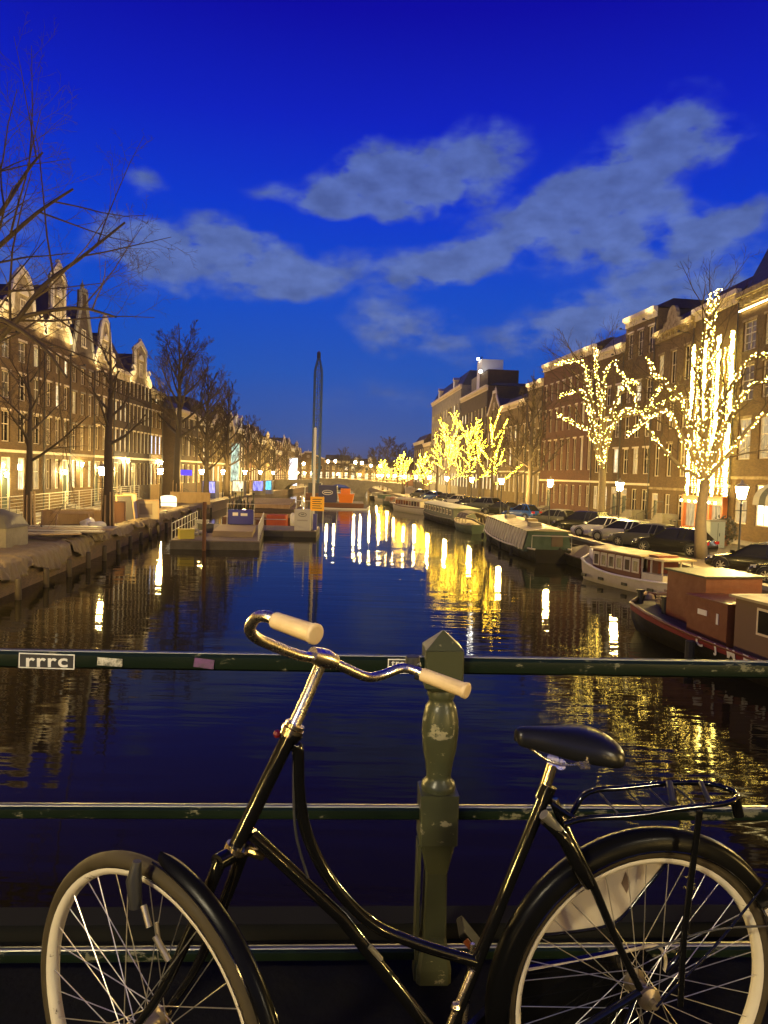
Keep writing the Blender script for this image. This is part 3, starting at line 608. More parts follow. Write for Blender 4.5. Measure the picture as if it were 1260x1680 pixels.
# ------------------------------------------------------------------ trees
BARK = M('elm_bark', (.10,.075,.045), .9, var=(5, (.17,.13,.08), .3), bump=(18, .8, .03))
BARKD = M('dark_bark', (.05,.036,.022), .9, var=(5, (.085,.06,.035), .3), bump=(18, .8, .03))
TWIG = M('twig', (.075,.052,.03), .9)
def make_tree(label, base, H, r0, seed=1, limbs=None, nl=8, spread=.42, fork=.33, levels=4, up=.35, km=1.0, lights=0, bulb=.05, bark=None, group=None, lean=(0,0), llev=2, droop=0, tw=1.0, lightlabel=None, dens=3, name='bare_tree', wrap=False, bmat=None):
    rg = random.Random(seed); root = thing(name, label, 'tree', base, 0, group); bark = bark or BARK
    B = Vector(base); br = []
    def path(p, d, L, n, wob, upb):
        pts = [Vector(p)]; d = Vector(d).normalized()
        for i in range(n):
            d = (d + Vector((rg.uniform(-wob,wob), rg.uniform(-wob,wob), rg.uniform(-wob,wob)+upb))).normalized(); pts.append(pts[-1]+d*L/n)
        return pts
    def grow(pts, r, lev):
        br.append((pts, r, lev))
        if lev >= levels: return
        L = sum((b-a).length for a, b in zip(pts, pts[1:]))
        k = int([0, 6, dens+2, dens+1, dens, 3][lev]*km) if lev else 0
        for i in range(k):
            t = .22 + .76*(i+rg.random()*.8)/k; f = t*(len(pts)-1); j = min(int(f), len(pts)-2); p = pts[j].lerp(pts[j+1], f-j)
            tg = (pts[j+1]-pts[j]).normalized(); ax = tg.orthogonal().normalized(); ax = Matrix.Rotation(rg.uniform(0, 6.28), 3, tg) @ ax
            d = (tg*.75 + ax*rg.uniform(.55,.95)).normalized(); d.z += up*.5 - droop*(lev > 2); cl = L*rg.uniform(.34,.58)*(1.1-t*.45)
            grow(path(p, d, cl, 4 if lev < 3 else 3, .16, up*.12-droop*.15*(lev > 2)), max(.006*tw, r*(1-t*.6)*.48), lev+1)
    top = Vector((lean[0], lean[1], H*.96))
    fz = H*fork; tr = [Vector((0,0,0)), Vector((rg.uniform(-.04,.04)*H*.2, 0, fz*.5)), Vector((lean[0]*.3, lean[1]*.3, fz))]
    if limbs is None:
        tr2 = tr + [Vector((lean[0]*t+rg.uniform(-.12,.12), lean[1]*t+rg.uniform(-.12,.12), fz+(H*.93-fz)*t)) for t in (.25,.5,.75,1)]
        trunk = [tr2, [r0*1.25, r0, r0*.86, r0*.62, r0*.42, r0*.22, .02]]
        for i in range(nl):
            t = (i+.3)/nl; z = fz*.92+(H*.80-fz)*t; a = i*2.4+rg.uniform(-.4,.4); pit = .45+t*.6
            p = Vector((lean[0]*t, lean[1]*t, z)); d = (math.cos(a)*math.cos(pit), math.sin(a)*math.cos(pit), math.sin(pit))
            grow(path(p, d, H*spread*(1.05-.55*t)*rg.uniform(.85,1.15), 6, .12, up*.16), r0*(.46-.22*t), 1)
    else:
        trunk = [tr, [r0*1.25, r0, r0*.85]]
        for lp in limbs:
            pts = [tr[-1]] + [Vector(q)-B for q in lp]; grow(cr(pts, 3), r0*.5, 1)
    MB().tube(cr(trunk[0], 2), [lerp(list(enumerate(trunk[1])), i/2) for i in range(len(trunk[0])*2-1)], 9).build('trunk', bark, root, smooth=True)
    lm = MB(); tm = MB()
    for pts, r, lev in br:
        n = len(pts); re = max(.004*tw, r*.28)
        rr_ = [r+(re-r)*i/(n-1) for i in range(n)]
        (lm if lev <= 1 else tm).tube(pts, rr_, 6 if lev <= 1 else 4 if lev == 2 else 3, cap=False)
    lm.build('limbs', bark, root, smooth=True)['kind'] = 'stuff'
    o = tm.build('crown', TWIG, root); 
    if wrap:
        for k in range(8):
            a = k*.785; c_ = Vector((math.cos(a)*r0*1.5, math.sin(a)*r0*1.5, 0)); MB().bar(c_+Vector((0,0,.02)), c_*.9+Vector((0,0,2.1+.2*(k%3))), .13, .05).build('trunk_board', PLANK, root)
    if lights:
        lt = thing('string_lights', lightlabel or 'warm white string lights wound round the branches', 'string lights', base, 0, 'fairy lights wound round the quay trees')
        b = MB(); cand = []
        for pts, r, lev in br:
            if lev > llev: continue
            lim = 1.0 if lev <= 1 else .8
            for a, c in zip(pts, pts[1:]):
                cand.append((a, c, r))
        tot = sum((c-a).length for a, c, _ in cand); step = tot/lights
        wires = MB()
        for a, c, r in cand:
            L = (c-a).length; n = max(1, int(L/step+rg.random())); 
            for i in range(n):
                q = a.lerp(c, (i+rg.random())/n); b.octa(q+Vector((rg.uniform(-1,1), rg.uniform(-1,1), rg.uniform(-1,1)))*(r*.8+bulb*.9), bulb*rg.uniform(.7,1.2))
            if (a-c).length > .3: wires.tube([a+Vector((r,0,0)), (a+c)/2+Vector((-r,.0,r)), c+Vector((r*.6,0,0))], .008, 3, cap=False)
        b.build('bulbs', bmat or FAIRY, lt)['kind'] = 'stuff'; wires.build('wire', IRON, lt)['kind'] = 'stuff'
    return root
PLANK = M('raw_plank', (.42,.29,.15), .8, var=(4, (.32,.21,.10), .3, (1,1,.3)))
# left: the leaning tree whose trunk stands outside the picture, its limbs reach in
A = 24.0
def LP(*q): return [S(x, y, A+dy) for x, y, dy in q]
tb = S(-240, 900, A); tb.z = QZ
make_tree('big bare elm reaching in from the left edge over the quay', tuple(tb), 15, .25, 11, limbs=[
    LP((-130,640,0),(0,555,0),(70,470,0),(130,425,.5),(205,365,1)), LP((-150,560,0),(-60,420,1),(0,350,1),(45,280,2),(70,250,2)), LP((-100,600,0),(10,530,0),(120,505,0),(190,520,-1)),
    LP((-160,520,0),(-100,400,0),(-40,310,0),(0,270,0)), LP((-120,500,0),(-20,420,0),(60,350,0),(120,310,0)), LP((-200,560,2),(-260,400,2),(-300,300,2)), LP((-140,600,-2),(-30,520,-3),(60,560,-3),(110,620,-3)), LP((-300,600,0),(-420,500,0))],
    fork=.3, levels=5, dens=3, bark=BARKD, tw=.8, up=.02)
make_tree('slim bare tree with pale wrapped foot in front of the lit houses', (xat(48,42,QZ),42,QZ), 11.5, .20, 3, nl=9, spread=.34, fork=.36, levels=4, bark=BARKD, wrap=True, tw=1.2)
make_tree('straight dark tree beside the near left street lamp', (xat(176,45.2,QZ),45.2,QZ), 13.5, .26, 5, nl=10, spread=.2, fork=.4, levels=3, bark=BARKD, wrap=True, up=.6)
make_tree('tall elm with rounded bare crown above the side street', (xat(291,86,QZ),86,QZ), 21.5, .40, 8, nl=17, spread=.34, fork=.36, levels=5, bark=BARKD, tw=1.5, dens=5, km=1.15, wrap=True, up=.5)
make_tree('tall narrow dense bare tree past the rounded elm', (xat(338,96,QZ),96,QZ), 19.5, .36, 9, nl=24, spread=.20, fork=.2, levels=5, bark=BARKD, tw=1.6, up=.8, dens=5)
make_tree('dense narrow tree beside the tall narrow one, slightly lower', (xat(372,108,QZ),108,QZ), 18.5, .36, 10, nl=22, spread=.22, fork=.25, levels=5, bark=BARKD, tw=1.8, up=.8, dens=4)
for i, (px, Y, H) in enumerate(((405,124,14.5),(425,140,13.5),(448,158,12.5),(470,178,12),(486,200,11))):
    make_tree(f'bare tree on the left quay, {ordn[i]} past the dense narrow trees', (xat(px,Y,QZ),Y,QZ), H, .3, 20+i, nl=15, spread=.30, fork=.25, levels=4, bark=BARKD, tw=2.6, dens=4, group='trees of the left quay')
# right: the two big lit trees (limbs traced), then the rest
Y1 = 38.0
def T1(*q): return [S(x, y, Y1+dy) for x, y, dy in q]
make_tree('large bare tree wound with lights, close to the near right lamp', (xat(1150,Y1,QZ),Y1,QZ), 15, .27, 31, limbs=[
    T1((1158,720,0),(1165,620,0),(1168,540,0),(1180,475,0)), T1((1150,700,.3),(1150,600,.5),(1160,520,.5),(1168,480,.5)), T1((1130,700,-.5),(1115,650,-1),(1080,620,-1),(1060,585,-1)),
    T1((1175,720,.5),(1190,650,.5),(1215,610,1),(1240,582,1),(1290,590,1)), T1((1135,745,0),(1110,700,-.5),(1090,672,-1),(1060,690,-1),(1025,715,-1)), T1((1190,700,0),(1225,640,0),(1250,625,0),(1290,600,0)),
    T1((1110,760,1),(1060,700,2),(1035,640,2),(1010,600,2)), T1((1200,740,-1),(1240,690,-2),(1300,660,-2))],
    fork=.27, levels=4, lights=1350, bulb=.021, tw=1.3, dens=3, llev=1, lightlabel='string lights wound round the large tree by the near right lamp')
Y2 = 56.0
def T2(*q): return [S(x, y, Y2+dy) for x, y, dy in q]
make_tree('bare tree with spreading lit limbs behind the silver cars', (xat(984,Y2,QZ),Y2,QZ), 14, .30, 37, limbs=[
    T2((968,710,0),(950,700,0),(915,680,0)), T2((975,690,0),(968,640,0),(960,600,0),(945,592,0),(912,597,0)), T2((985,680,.5),(980,630,.5),(978,600,.5),(977,570,.5)),
    T2((1000,690,0),(1015,650,0),(1030,625,0),(1050,633,0)), T2((1000,700,0),(1025,672,0),(1055,676,0),(1070,655,0),(1085,632,0)), T2((1010,690,1),(1060,672,1),(1090,660,1),(1110,650,1)), T2((965,670,-1),(955,642,-1),(930,645,-1),(918,650,-1)), T2((990,660,0),(992,620,0),(1000,598,0),(1015,592,0))],
    fork=.34, levels=4, lights=1300, bulb=.024, tw=1.6, dens=3, llev=1, lightlabel='string lights on the spreading tree behind the silver cars')
make_tree('unlit bare tree with yellowish trunk behind the blue car', (xat(867,72,QZ),72,QZ), 15.5, .28, 41, nl=12, spread=.27, fork=.28, levels=5, tw=2.0, up=.6)
for i, (px, Y, H, n, d_) in enumerate(((806,86,12.6,560,'third lit tree on the right quay, beside the yellowish unlit one'),(768,98,12.5,700,'densely lit tree, fourth of the lit row on the right quay'),(735,108,13.6,760,'densely lit tree, fifth of the lit row on the right quay'),(694,132,8.6,300,'small lit tree, sixth of the lit row on the right quay'),(660,150,8.8,240,'small lit tree, seventh of the lit row on the right quay'),(628,182,8,160,'small far lit tree, eighth of the lit row on the right quay'))):
    make_tree(d_, (xat(px,Y,QZ),Y,QZ), H, .24, 50+i, nl=11, spread=.36, fork=.24, levels=4, lights=int(n*1.4), bulb=.028 if Y < 120 else .040, tw=2.4, llev=2 if Y > 90 else 1, group='fairy-lit trees on the right quay', bmat=FAIRYG, lightlabel=f'string lights on the {d_.split(",")[0] if "," in d_ else d_}, {ordn[i+2]} lit tree', up=.5)
for i, (px, Y, H) in enumerate(((845,92,15),(786,112,14),(716,128,13))):
    make_tree(f'unlit bare tree standing among the lit ones, {ordn[i]} of three', (xat(px,Y,QZ),Y,QZ), H, .22, 70+i, nl=11, spread=.25, fork=.28, levels=4, tw=2.4, up=.6)
for i, (px, Y, H) in enumerate(((560,255,13),(585,262,11),(612,238,13),(634,232,16),(652,240,15),(668,236,13))):
    x = xat(px,Y,QZ); make_tree(f'far bare tree at the end of the canal, {ordn[i]} from the left', (x,Y if x > lerp(QR,Y) else 264,QZ), H, .3, 80+i, nl=14, spread=.42, fork=.18, levels=4, tw=6, group='far trees at the end of the canal', dens=4)

# light curtains on the pilasters of the shop house
def curtains():
    b0 = Vector(h2.location); rzm = Matrix.Rotation(h2.rotation_euler.z, 4, 'Z')
    for k, x in enumerate((.38, 2.35, 4.45, 6.4)):
        p = b0 + (rzm @ Vector((x, -.16, 0))); t = thing('light_curtain', f'{["first","second","third","fourth"][k]} dense vertical curtain of white lights from the left above the red shopfront', 'string lights', p, h2.rotation_euler.z, 'light curtains on the house front')
        rg = random.Random(90+k); b = MB(); w = MB(); wd = .26 if k != 1 else .20
        for j in range(5):
            xx = -wd+wd*2*j/4; w.tube([(xx,0,2.9),(xx,0,14.7)], .006, 3)
        for j in range(400):
            c = Vector((rg.uniform(-wd,wd), -.03-rg.random()*.08, 2.95+11.7*(j+rg.random())/400)); q = rg.uniform(.03,.05)   # lights glow forward only; dark backs added to keep light off the wall
            o_ = [c+Vector((q,0,0)), c+Vector((-q,0,0)), c+Vector((0,0,q)), c+Vector((0,0,-q)), c+Vector((0,-q,0)), c+Vector((0,q*.5,0))]
            b.cur = 0; b.add(o_, [(0,2,4),(2,1,4),(1,3,4),(3,0,4)]); b.cur = 1; b.add(o_, [(2,0,5),(1,2,5),(3,1,5),(0,3,5)])
        b.build('bulbs', [FAIRY2, IRON], t)['kind'] = 'stuff'; w.build('wire', IRON, t)['kind'] = 'stuff'
    rg = random.Random(99)
    for k, x in enumerate((1.1, 1.6, 3.1, 3.7, 5.2, 5.8)):
        p = b0 + (rzm @ Vector((x, -.14, 0))); t = thing('light_string', f'thin dotted light string, {ordn[k]} from the left between the light curtains', 'string lights', p, h2.rotation_euler.z, 'thin light strings between the curtains')
        b = MB(); n = 60
        for j in range(n): b.octa((.1*math.sin(j*.9), -.03, 3.2+10.6*j/n), .03)
        b.build('bulbs', FAIRY, t)['kind'] = 'stuff'; MB().tube([(0,0,3.1),(0,0,14.0)], .006, 3).build('wire', IRON, t)
FAIRY2 = emis_mat('white_fairy_glow', (1, .74, .15), 150)
curtains()
# ------------------------------------------------------------------ shop, awning and things at the houses
def at_house(h, x, y, z=0): return Vector(h.location) + Matrix.Rotation(h.rotation_euler.z, 3, 'Z') @ Vector((x, y, z))
RED = M('red_paint', (.30,.05,.02), .4); ORANGE = M('orange_paint', (.55,.16,.03), .5)
sf = thing('shopfront', 'red painted shopfront with small round lamps under the light curtains', 'shopfront', at_house(h2, 0, 0), h2.rotation_euler.z)
MB().box((.1,-.45,.13),(.35,-.05,3.0)).box((6.4,-.45,.13),(6.65,-.05,3.0)).box((.1,-.5,2.35),(6.65,-.05,2.95)).box((2.3,-.42,.13),(2.5,-.05,2.34)).box((4.4,-.42,.13),(4.6,-.05,2.34)).box((.36,-.4,.13),(2.29,-.05,.55)).box((4.61,-.4,.13),(6.39,-.05,.55)).build('frame', ORANGE, sf)
for a, b in ((.36,2.29),(4.61,6.39)): MB().add([(a,-.2,.56),(b,-.2,.56),(b,-.2,2.34),(a,-.2,2.34)], [(0,1,2,3)]).build('pane', PW_WARM, sf)
MB().box((2.55,-.2,.13),(4.35,-.12,2.3)).build('door', RED, sf)
bb = emis_mat('shop_bulb_glow', (1,.75,.45), 90)
for x in (.7,2.0,3.1,4.2,5.2,6.2): f = MB().bar((x,-.5,2.5),(x,-.72,2.55),.03).build('lamp_arm', IRON, sf); MB().ball((x,-.78,2.52), .09, 6).build('bulb', bb, f)
def awning():
    G1 = M('awning_dark', (.05,.055,.045), .8); G2 = M('awning_light', (.30,.29,.24), .8)
    for k, (xa, xb) in enumerate(((14.6,21.6),(6.6,13.6))):
        t = thing('awning', ['near striped awning over the bright shop window', 'striped awning over the shop window at the very right edge'][k] if k else 'dark and grey striped round awning at the left end of the classical house', 'awning', at_house(h1, 0, 0), h1.rotation_euler.z, 'striped shop awnings')
        if k: t['label'] = 'striped round awning further right, cut by the picture edge'
        n = 10
        for j in range(n):
            a0 = xa+(xb-xa)*j/n; a1 = xa+(xb-xa)*(j+1)/n-.004; mb = MB(); N_ = 7
            pr = [(-.05-1.9*math.sin(q*math.pi/2/N_), 4.15-1.25*(1-math.cos(q*math.pi/2/N_))) for q in range(N_+1)] + [(-1.96, 2.68)]
            mb.loft([[(a0,y,z) for y, z in pr] + [(a0,y+.03,z-.02) for y, z in reversed(pr)], [(a1,y,z) for y, z in pr] + [(a1,y+.03,z-.02) for y, z in reversed(pr)]])
            mb.build('panel', G1 if j % 2 else G2, t, smooth=False)
awning()
win = thing('shop_window', 'glaring white lit shop window display under the awning', 'window', at_house(h1, 15.2, -.09), h1.rotation_euler.z)
MB().box((0,-.1,.9),(5.6,0,1.0)).box((0,-.1,2.9),(5.6,0,3.0)).box((0,-.1,1.0),(.1,0,2.9)).box((5.5,-.1,1.0),(5.6,0,2.9)).box((2.75,-.1,1.0),(2.85,0,2.9)).build('frame', TRIM, win)
MB().add([(.1,-.05,1),(2.75,-.05,1),(2.75,-.05,2.9),(.1,-.05,2.9)], [(0,1,2,3)]).build('pane', emis_mat('shop_glow', (1,.9,.66), 16), win); MB().add([(2.85,-.05,1),(5.5,-.05,1),(5.5,-.05,2.9),(2.85,-.05,2.9)], [(0,1,2,3)]).build('pane', MATS['shop_glow'], win)
# up-lit pilaster lamps on the classical house
for k, x in enumerate((13.2, 17.6)):
    t = thing('wall_lamp', ['wall lamp lighting the brick pier between tall windows, further right', 'wall lamp lighting the brick pier above the awning'][k], 'wall lamp', at_house(h1, x, -.02, 4.9), h1.rotation_euler.z, 'up-lights of the classical house')
    MB().lathe([(.06,0),(.10,.2),(.12,.22)], 8, (0,-.2,0)).bar((0,-.2,.08),(0,0,.08),.04).build('housing', IRON, t); MB().lathe([(.09,.225),(.09,.235)], 8, (0,-.2,0)).build('lens', emis_mat('uplight_glow', (1,.74,.25), 1600), t)
t = thing('cornice_light', 'bright line of light under the pale cornice of the classical house', 'light strip', at_house(h1, 0, -.16, 15.75), h1.rotation_euler.z)
MB().box((.2,-.08,0),(21.8,0,.09)).build('tube', emis_mat('cornice_glow', (1,.78,.30), 26), t); MB().box((.2,-.07,-.05),(21.8,0,-.004)).build('rail', IRON, t)
bx = thing('utility_cabinet', 'pale grey utility cabinet standing beside the lit tree trunk', 'cabinet', (xat(1172,45,QZ),45,QZ), .2)
MB().box((-.5,-.25,0),(.5,.25,1.6)).build('body', M('cabinet_paint', (.33,.36,.28), .5), bx, bevel=.02); MB().box((-.55,-.3,1.602),(.55,.3,1.68)).build('lid', GREYST, bx); MB().box((-.01,-.262,.1),(.01,-.252,1.5)).box((.1,-.27,.7),(.14,-.252,.9)).build('door_gap', IRON, bx)
def bush(label, loc, r, seed, col):
    rg = random.Random(seed); t = thing('bush', label, 'bush', loc); mb = MB()
    for i in range(900):
        u = rg.uniform(-1,1); a = rg.uniform(0,6.28); q = math.sqrt(1-u*u); rr_ = r*(rg.uniform(.5,1)**.4)*(1+.15*math.sin(a*5)); p = Vector((q*math.cos(a)*rr_, q*math.sin(a)*rr_, r*1.1+u*rr_*1.05))
        x = Vector((rg.uniform(-1,1), rg.uniform(-1,1), rg.uniform(-1,1))).normalized()*.09; y_ = x.orthogonal().normalized()*.06; mb.add([p-x, p-y_, p+x, p+y_], [(0,1,2,3)])
    mb.build('foliage', M('bush_leaf', col, .6), t)['kind'] = 'stuff'; MB().lathe([(.3,0),(.38,.5),(.34,.5)], 10).build('pot', M('terracotta', (.3,.14,.07), .8), t)
bush('round potted bush in front of the awning shop', (xat(1185,46.6,QZ),46.6,QZ), .85, 3, (.07,.06,.02))
def steps(h, x, label):
    t = thing('stone_stoop', label, 'steps', at_house(h, x, -.05), h.rotation_euler.z, 'stone stoops'); 
    for i in range(7): MB().box((-1.6+.28*i,-1.3,.12),(1.4,-.1,.12+.17*(i+1))).build('step', GREYST, t) if False else MB().box((-2.2+.3*i,-1.3,.12+.17*i),(1.0,-.02,.12+.17*(i+1)-.003)).build('step', GREYST, t)
    for yy in (-1.28,): MB().tube([(-2.2,yy,.15),(-2.2,yy,1.1),(-.1,yy,2.3),(1,yy,2.3)], .025, 5).tube([(1,yy,1.3),(1,yy,2.3)], .02, 5).build('railing', IRON, t)
steps(h3, 5.4, 'stone side steps with iron railing at the pedimented house'); steps(h4, 4.6, 'stone side steps with iron railing at the grey-blue topped house')
wl = emis_mat('wall_lantern_glow', (1,.80,.36), 900)
def wall_lantern(label, p, rz):
    t = thing('wall_lantern', label, 'wall lamp', p, rz, 'lanterns on the house fronts')
    MB().bar((0,0,0),(0,-.35,.05),.03).lathe([(.12,.22),(.02,.36)], 6, (0,-.38,0)).build('bracket', IRON, t); MB().lathe([(.07,-.1),(.12,.2)], 6, (0,-.38,0)).build('lantern_glass', wl, t)
L_ = [h for h in HOUSES]
for k, (hi, x, z, lb) in enumerate(((5,1.6,3.9,'bright lantern on the steep pointed gable house'),(7,2.9,4.4,'white lantern on the dark brick house front'),(9,3.0,4.4,'lantern on the narrow corner house'),(4,3.0,3.2,'small lantern on the tall pale neck gable house'),(3,.5,3.0,'lantern beside the bright yellow doorway'))):
    wall_lantern(lb, at_house(L_[hi], x, -.02, z), L_[hi].rotation_euler.z)
# ------------------------------------------------------------------ cars
TYRE = M('tyre_rubber', (.015,.015,.015), .8); RIMM = M('alloy', (.45,.43,.38), .3, .7)
CGL = M('car_glass', (.008,.008,.008), .12, spec=.22); CHR = M('chrome', (.8,.78,.72), .12, 1)
HL = M('headlight_glass', (.55,.55,.5), .1, spec=.9); TLM = M('tail_light', (.35,.01,.01), .2, spec=.8); BLK = M('black_plastic', (.012,.012,.012), .5); PLATE = M('number_plate', (.6,.45,.03), .4)
WH = {}
def wheel_meshes():
    if WH: return WH
    mt = Matrix.Rotation(R(90), 4, 'X')
    WH['t'] = MB().lathe([(.20,-.1),(.31,-.1),(.325,-.06),(.325,.06),(.31,.1),(.20,.1)], 18, mtx=mt, cap=False).mesh('tyre', TYRE, True)
    mb = MB().lathe([(.215,-.06),(.215,.085),(.20,.092),(.195,.05)], 18, mtx=mt, cap=False); WH['d'] = MB().lathe([(.01,.0),(.2,.0)], 14, mtx=mt).mesh('wheel_disc', BLK)
    for k in range(7):
        a = k*math.pi*2/7; mb.bar((0,-.085,0), (.2*math.cos(a),-.08,.2*math.sin(a)), .02, .04)
    mb.lathe([(.04,.05),(.045,.10)], 8, mtx=mt); WH['r'] = mb.mesh('rim', RIMM)
    return WH
def car(label, x, y, rz, paint, kind='hatch', z=QZ, rim=None):
    t = thing('parked_car', label, 'car', (x, y, z), rz, 'cars parked along the right quay'); L, W, H = {'hatch': (4.25,1.78,1.47), 'suv': (4.5,1.86,1.66), 'sedan': (4.6,1.82,1.43), 'city': (3.6,1.66,1.5)}[kind]
    hl, hw, b = L/2, W/2, H*.62
    st = [(-hl,.38,b*.70,.80),(-hl+.12,.26,b*.94,.92),(-hl+.6,.2,b*1.02,.99),(-.6,.18,b*1.01,1),(.6,.18,b*.99,1),(hl-1.0,.19,b*.93,.99),(hl-.35,.22,b*.80,.93),(hl-.08,.27,b*.66,.84),(hl,.36,b*.52,.74)]
    rings = []
    for xx, zl, zt, f in st:
        w_ = hw*f; rings.append([(xx,-w_*.93,zl),(xx,-w_,zl+.16),(xx,-w_*1.0,zt*.72),(xx,-w_*.94,zt*.97),(xx,-w_*.80,zt),(xx,0,zt+.025),(xx,w_*.80,zt),(xx,w_*.94,zt*.97),(xx,w_,zt*.72),(xx,w_,zl+.16),(xx,w_*.93,zl)])
    MB().loft(rings).build('body', paint, t, auto=38)
    xr0, xr1 = (-hl+.25, -hl+.72) if kind != 'sedan' else (-hl+.55, -hl+1.35); xf0, xf1 = hl-1.12, hl-1.95
    gb = b*.985; hwb, hwt = hw*.90, hw*.70; zr = H-.06
    fr = [(xr0,gb),(xr1,zr-.05),(xr1+.35,zr),(xf1-.3,zr),(xf1,zr-.05),(xf0,gb-.05)]
    gr = [[(xx, s*(hwb if zz < gb+.01 else hwt), zz) for s in (-1,1)] for xx, zz in fr]
    vs = [p for r in gr for p in r]; n = len(gr)
    MB().add(vs, [(2*i,2*i+1,2*i+3,2*i+2) for i in range(n-1)] + [tuple(2*i for i in range(n)), tuple(2*i+1 for i in range(n-1,-1,-1))]).build('windows', CGL, t)
    MB().loft([[(xr1-.02,-hwt-.02,zr-.04),(xr1-.02,hwt+.02,zr-.04),(xr1+.0,hwt-.05,zr),(xr1,-hwt+.05,zr)], [(xr1+.4,-hwt-.03,zr-.01),(xr1+.4,hwt+.03,zr-.01),(xr1+.4,hwt-.08,zr+.06),(xr1+.4,-hwt+.08,zr+.06)], [(xf1-.35,-hwt-.03,zr-.01),(xf1-.35,hwt+.03,zr-.01),(xf1-.35,hwt-.08,zr+.06),(xf1-.35,-hwt+.08,zr+.06)], [(xf1+.02,-hwt-.02,zr-.04),(xf1+.02,hwt+.02,zr-.04),(xf1,hwt-.05,zr),(xf1,-hwt+.05,zr)]]).build('roof', paint, t, auto=50)
    for s in (-1, 1):
        for (xa, za, xb, zb, w_) in ((xf0,gb-.05,xf1,zr-.05,.07),(xr0+.05,gb,xr1,zr-.05,.13),((xr0+xf0)/2-.1,gb,(xr1+xf1)/2-.05,zr,.08),((xr0*.62+xf0*.38)-.1,gb,(xr1*.72+xf1*.28)-.05,zr,.05)): MB().bar((xa,s*(hwb+.005),za),(xb,s*(hwt+.005),zb), w_, .03).build('pillar', paint, t)
    wm_ = wheel_meshes()
    for xx in (-hl+.78, hl-.82):
        for s in (-1, 1):
            o = link('wheel', wm_['t'], t, (xx, s*(hw-.09), .325), 0 if s < 0 else math.pi); link('rim', wm_['r'], o); link('wheel_disc', wm_['d'], o)
            MB().tube([(xx+.37*math.cos(a), s*(hw+.004), .325+.37*math.sin(a)) for a in [math.pi*k/8 for k in range(9)]], .022, 4).build('wheel_arch', BLK, t)
    for s in (-1, 1):
        MB().loft([[(hl-.02,s*hw*.42,b*.62),(hl-.02,s*hw*.42,b*.74),(hl-.10,s*hw*.66,b*.76),(hl-.10,s*hw*.66,b*.62)], [(hl-.3,s*hw*.90,b*.66),(hl-.3,s*hw*.90,b*.80),(hl-.42,s*hw*.93,b*.82),(hl-.42,s*hw*.95,b*.68)]]).build('headlight', HL, t)
        MB().box((-hl-.01,min(s*hw*.5,s*hw*.88),b*.74),(-hl+.12,max(s*hw*.5,s*hw*.88),b*.92)).build('tail_light', TLM, t)
        MB().loft([[(xf0-.25,s*(hwb+.02),gb+.02),(xf0-.12,s*(hwb+.02),gb+.02),(xf0-.12,s*(hwb+.02),gb+.15),(xf0-.25,s*(hwb+.02),gb+.15)], [(xf0-.22,s*(hwb+.24),gb+.05),(xf0-.14,s*(hwb+.24),gb+.05),(xf0-.14,s*(hwb+.24),gb+.17),(xf0-.22,s*(hwb+.24),gb+.17)]]).build('mirror', paint, t)
        MB().box((xr0+.9,s*(hw+.0) - .012,b*.78),(xr0+1.08,s*hw+.012,b*.81)).build('door_handle', CHR, t)
    MB().box((hl-.02,-.27,.42),(hl+.015,.27,.53)).build('number_plate', PLATE, t)
    MB().box((hl-.06,-hw*.5,.27),(hl+.01,hw*.5,.40)).build('grille', BLK, t)
    return t
PB = M('black_car_paint', (.008,.008,.008), .2, coat=.35, spec=.3); PG = M('grey_car_paint', (.07,.07,.065), .3, .3, coat=.5, spec=.3); PS = M('silver_car_paint', (.42,.41,.37), .32, .5, coat=1.0)
PBL = M('blue_car_paint', (.01,.06,.28), .25, coat=1.0); PW = M('white_car_paint', (.6,.58,.52), .25, coat=1.0)
cars = [(28.4,PB,'sedan','black saloon car at the right edge, nearest of the parked cars'),(31.8,PB,'sedan','glossy black saloon car with bright multi-spoke rims before the lamp'),(40.2,PB,'hatch','black hatchback with shining rims left of the lit tree trunk'),(43.6,PG,'hatch','dark grey hatchback mostly hidden by the black hatchback'),(46.9,PS,'hatch','silver hatchback, nearer of the two light cars'),(50.2,PW,'hatch','pale hatchback, farther of the two light cars'),(53.9,PB,'suv','black tall car right behind the green houseboat'),
        (60.4,PG,'hatch','dark grey car beside the lamp before the red-brown block'),(69.5,PBL,'city','bright blue small car behind the green houseboat'),(76,PB,'sedan','black car parked past the blue one'),(84,PG,'suv','dark tall car behind the grey houseboat'),(91,PB,'hatch','black car under the densely lit trees'),(98,PS,'hatch','silver car under the densely lit trees'),(106,PB,'hatch','dark car near the far saloon boat'),(118,PBL,'hatch','dark blue car by the small lit tree'),(130,PG,'hatch','farthest grey car on the bending quay')]
for Y, p, k, lb in cars:
    sl = math.atan2(6, lerp(QR,Y+3)-lerp(QR,Y-3)); car(lb, lerp(QR, Y+1)+2.75, Y, sl+R(38), p, k)
# a few bicycles leaning on the far side of the street
def small_bike(label, x, y, rz, z=QZ):
    t = thing('bicycle', label, 'bicycle', (x,y,z), rz, 'bicycles parked by the house fronts')
    for sx in (-.52,.52):
        MB().tube([(sx+.33*math.cos(a),0,.34+.33*math.sin(a)) for a in [k*math.pi/8 for k in range(17)]], .02, 4, cap=False).build('wheel', TYRE, t)
    MB().tube([(-.52,0,.34),(-.15,0,.32),(.38,0,.78),(.52,0,.34)], .018, 5).tube([(-.15,0,.32),(-.28,0,.92)], .018, 5).tube([(.38,0,.78),(.34,0,1.05)], .015, 5).tube([(-.28,0,.78),(.38,0,.74)], .018, 5).build('frame', IRON, t)
    MB().tube([(.18,-.27,1.0),(.36,-.2,1.07),(.36,.2,1.07),(.18,.27,1.0)], .015, 5).build('handlebar', CHR, t); MB().box((-.4,-.08,.92),(-.12,.08,.98)).build('saddle', BLK, t)
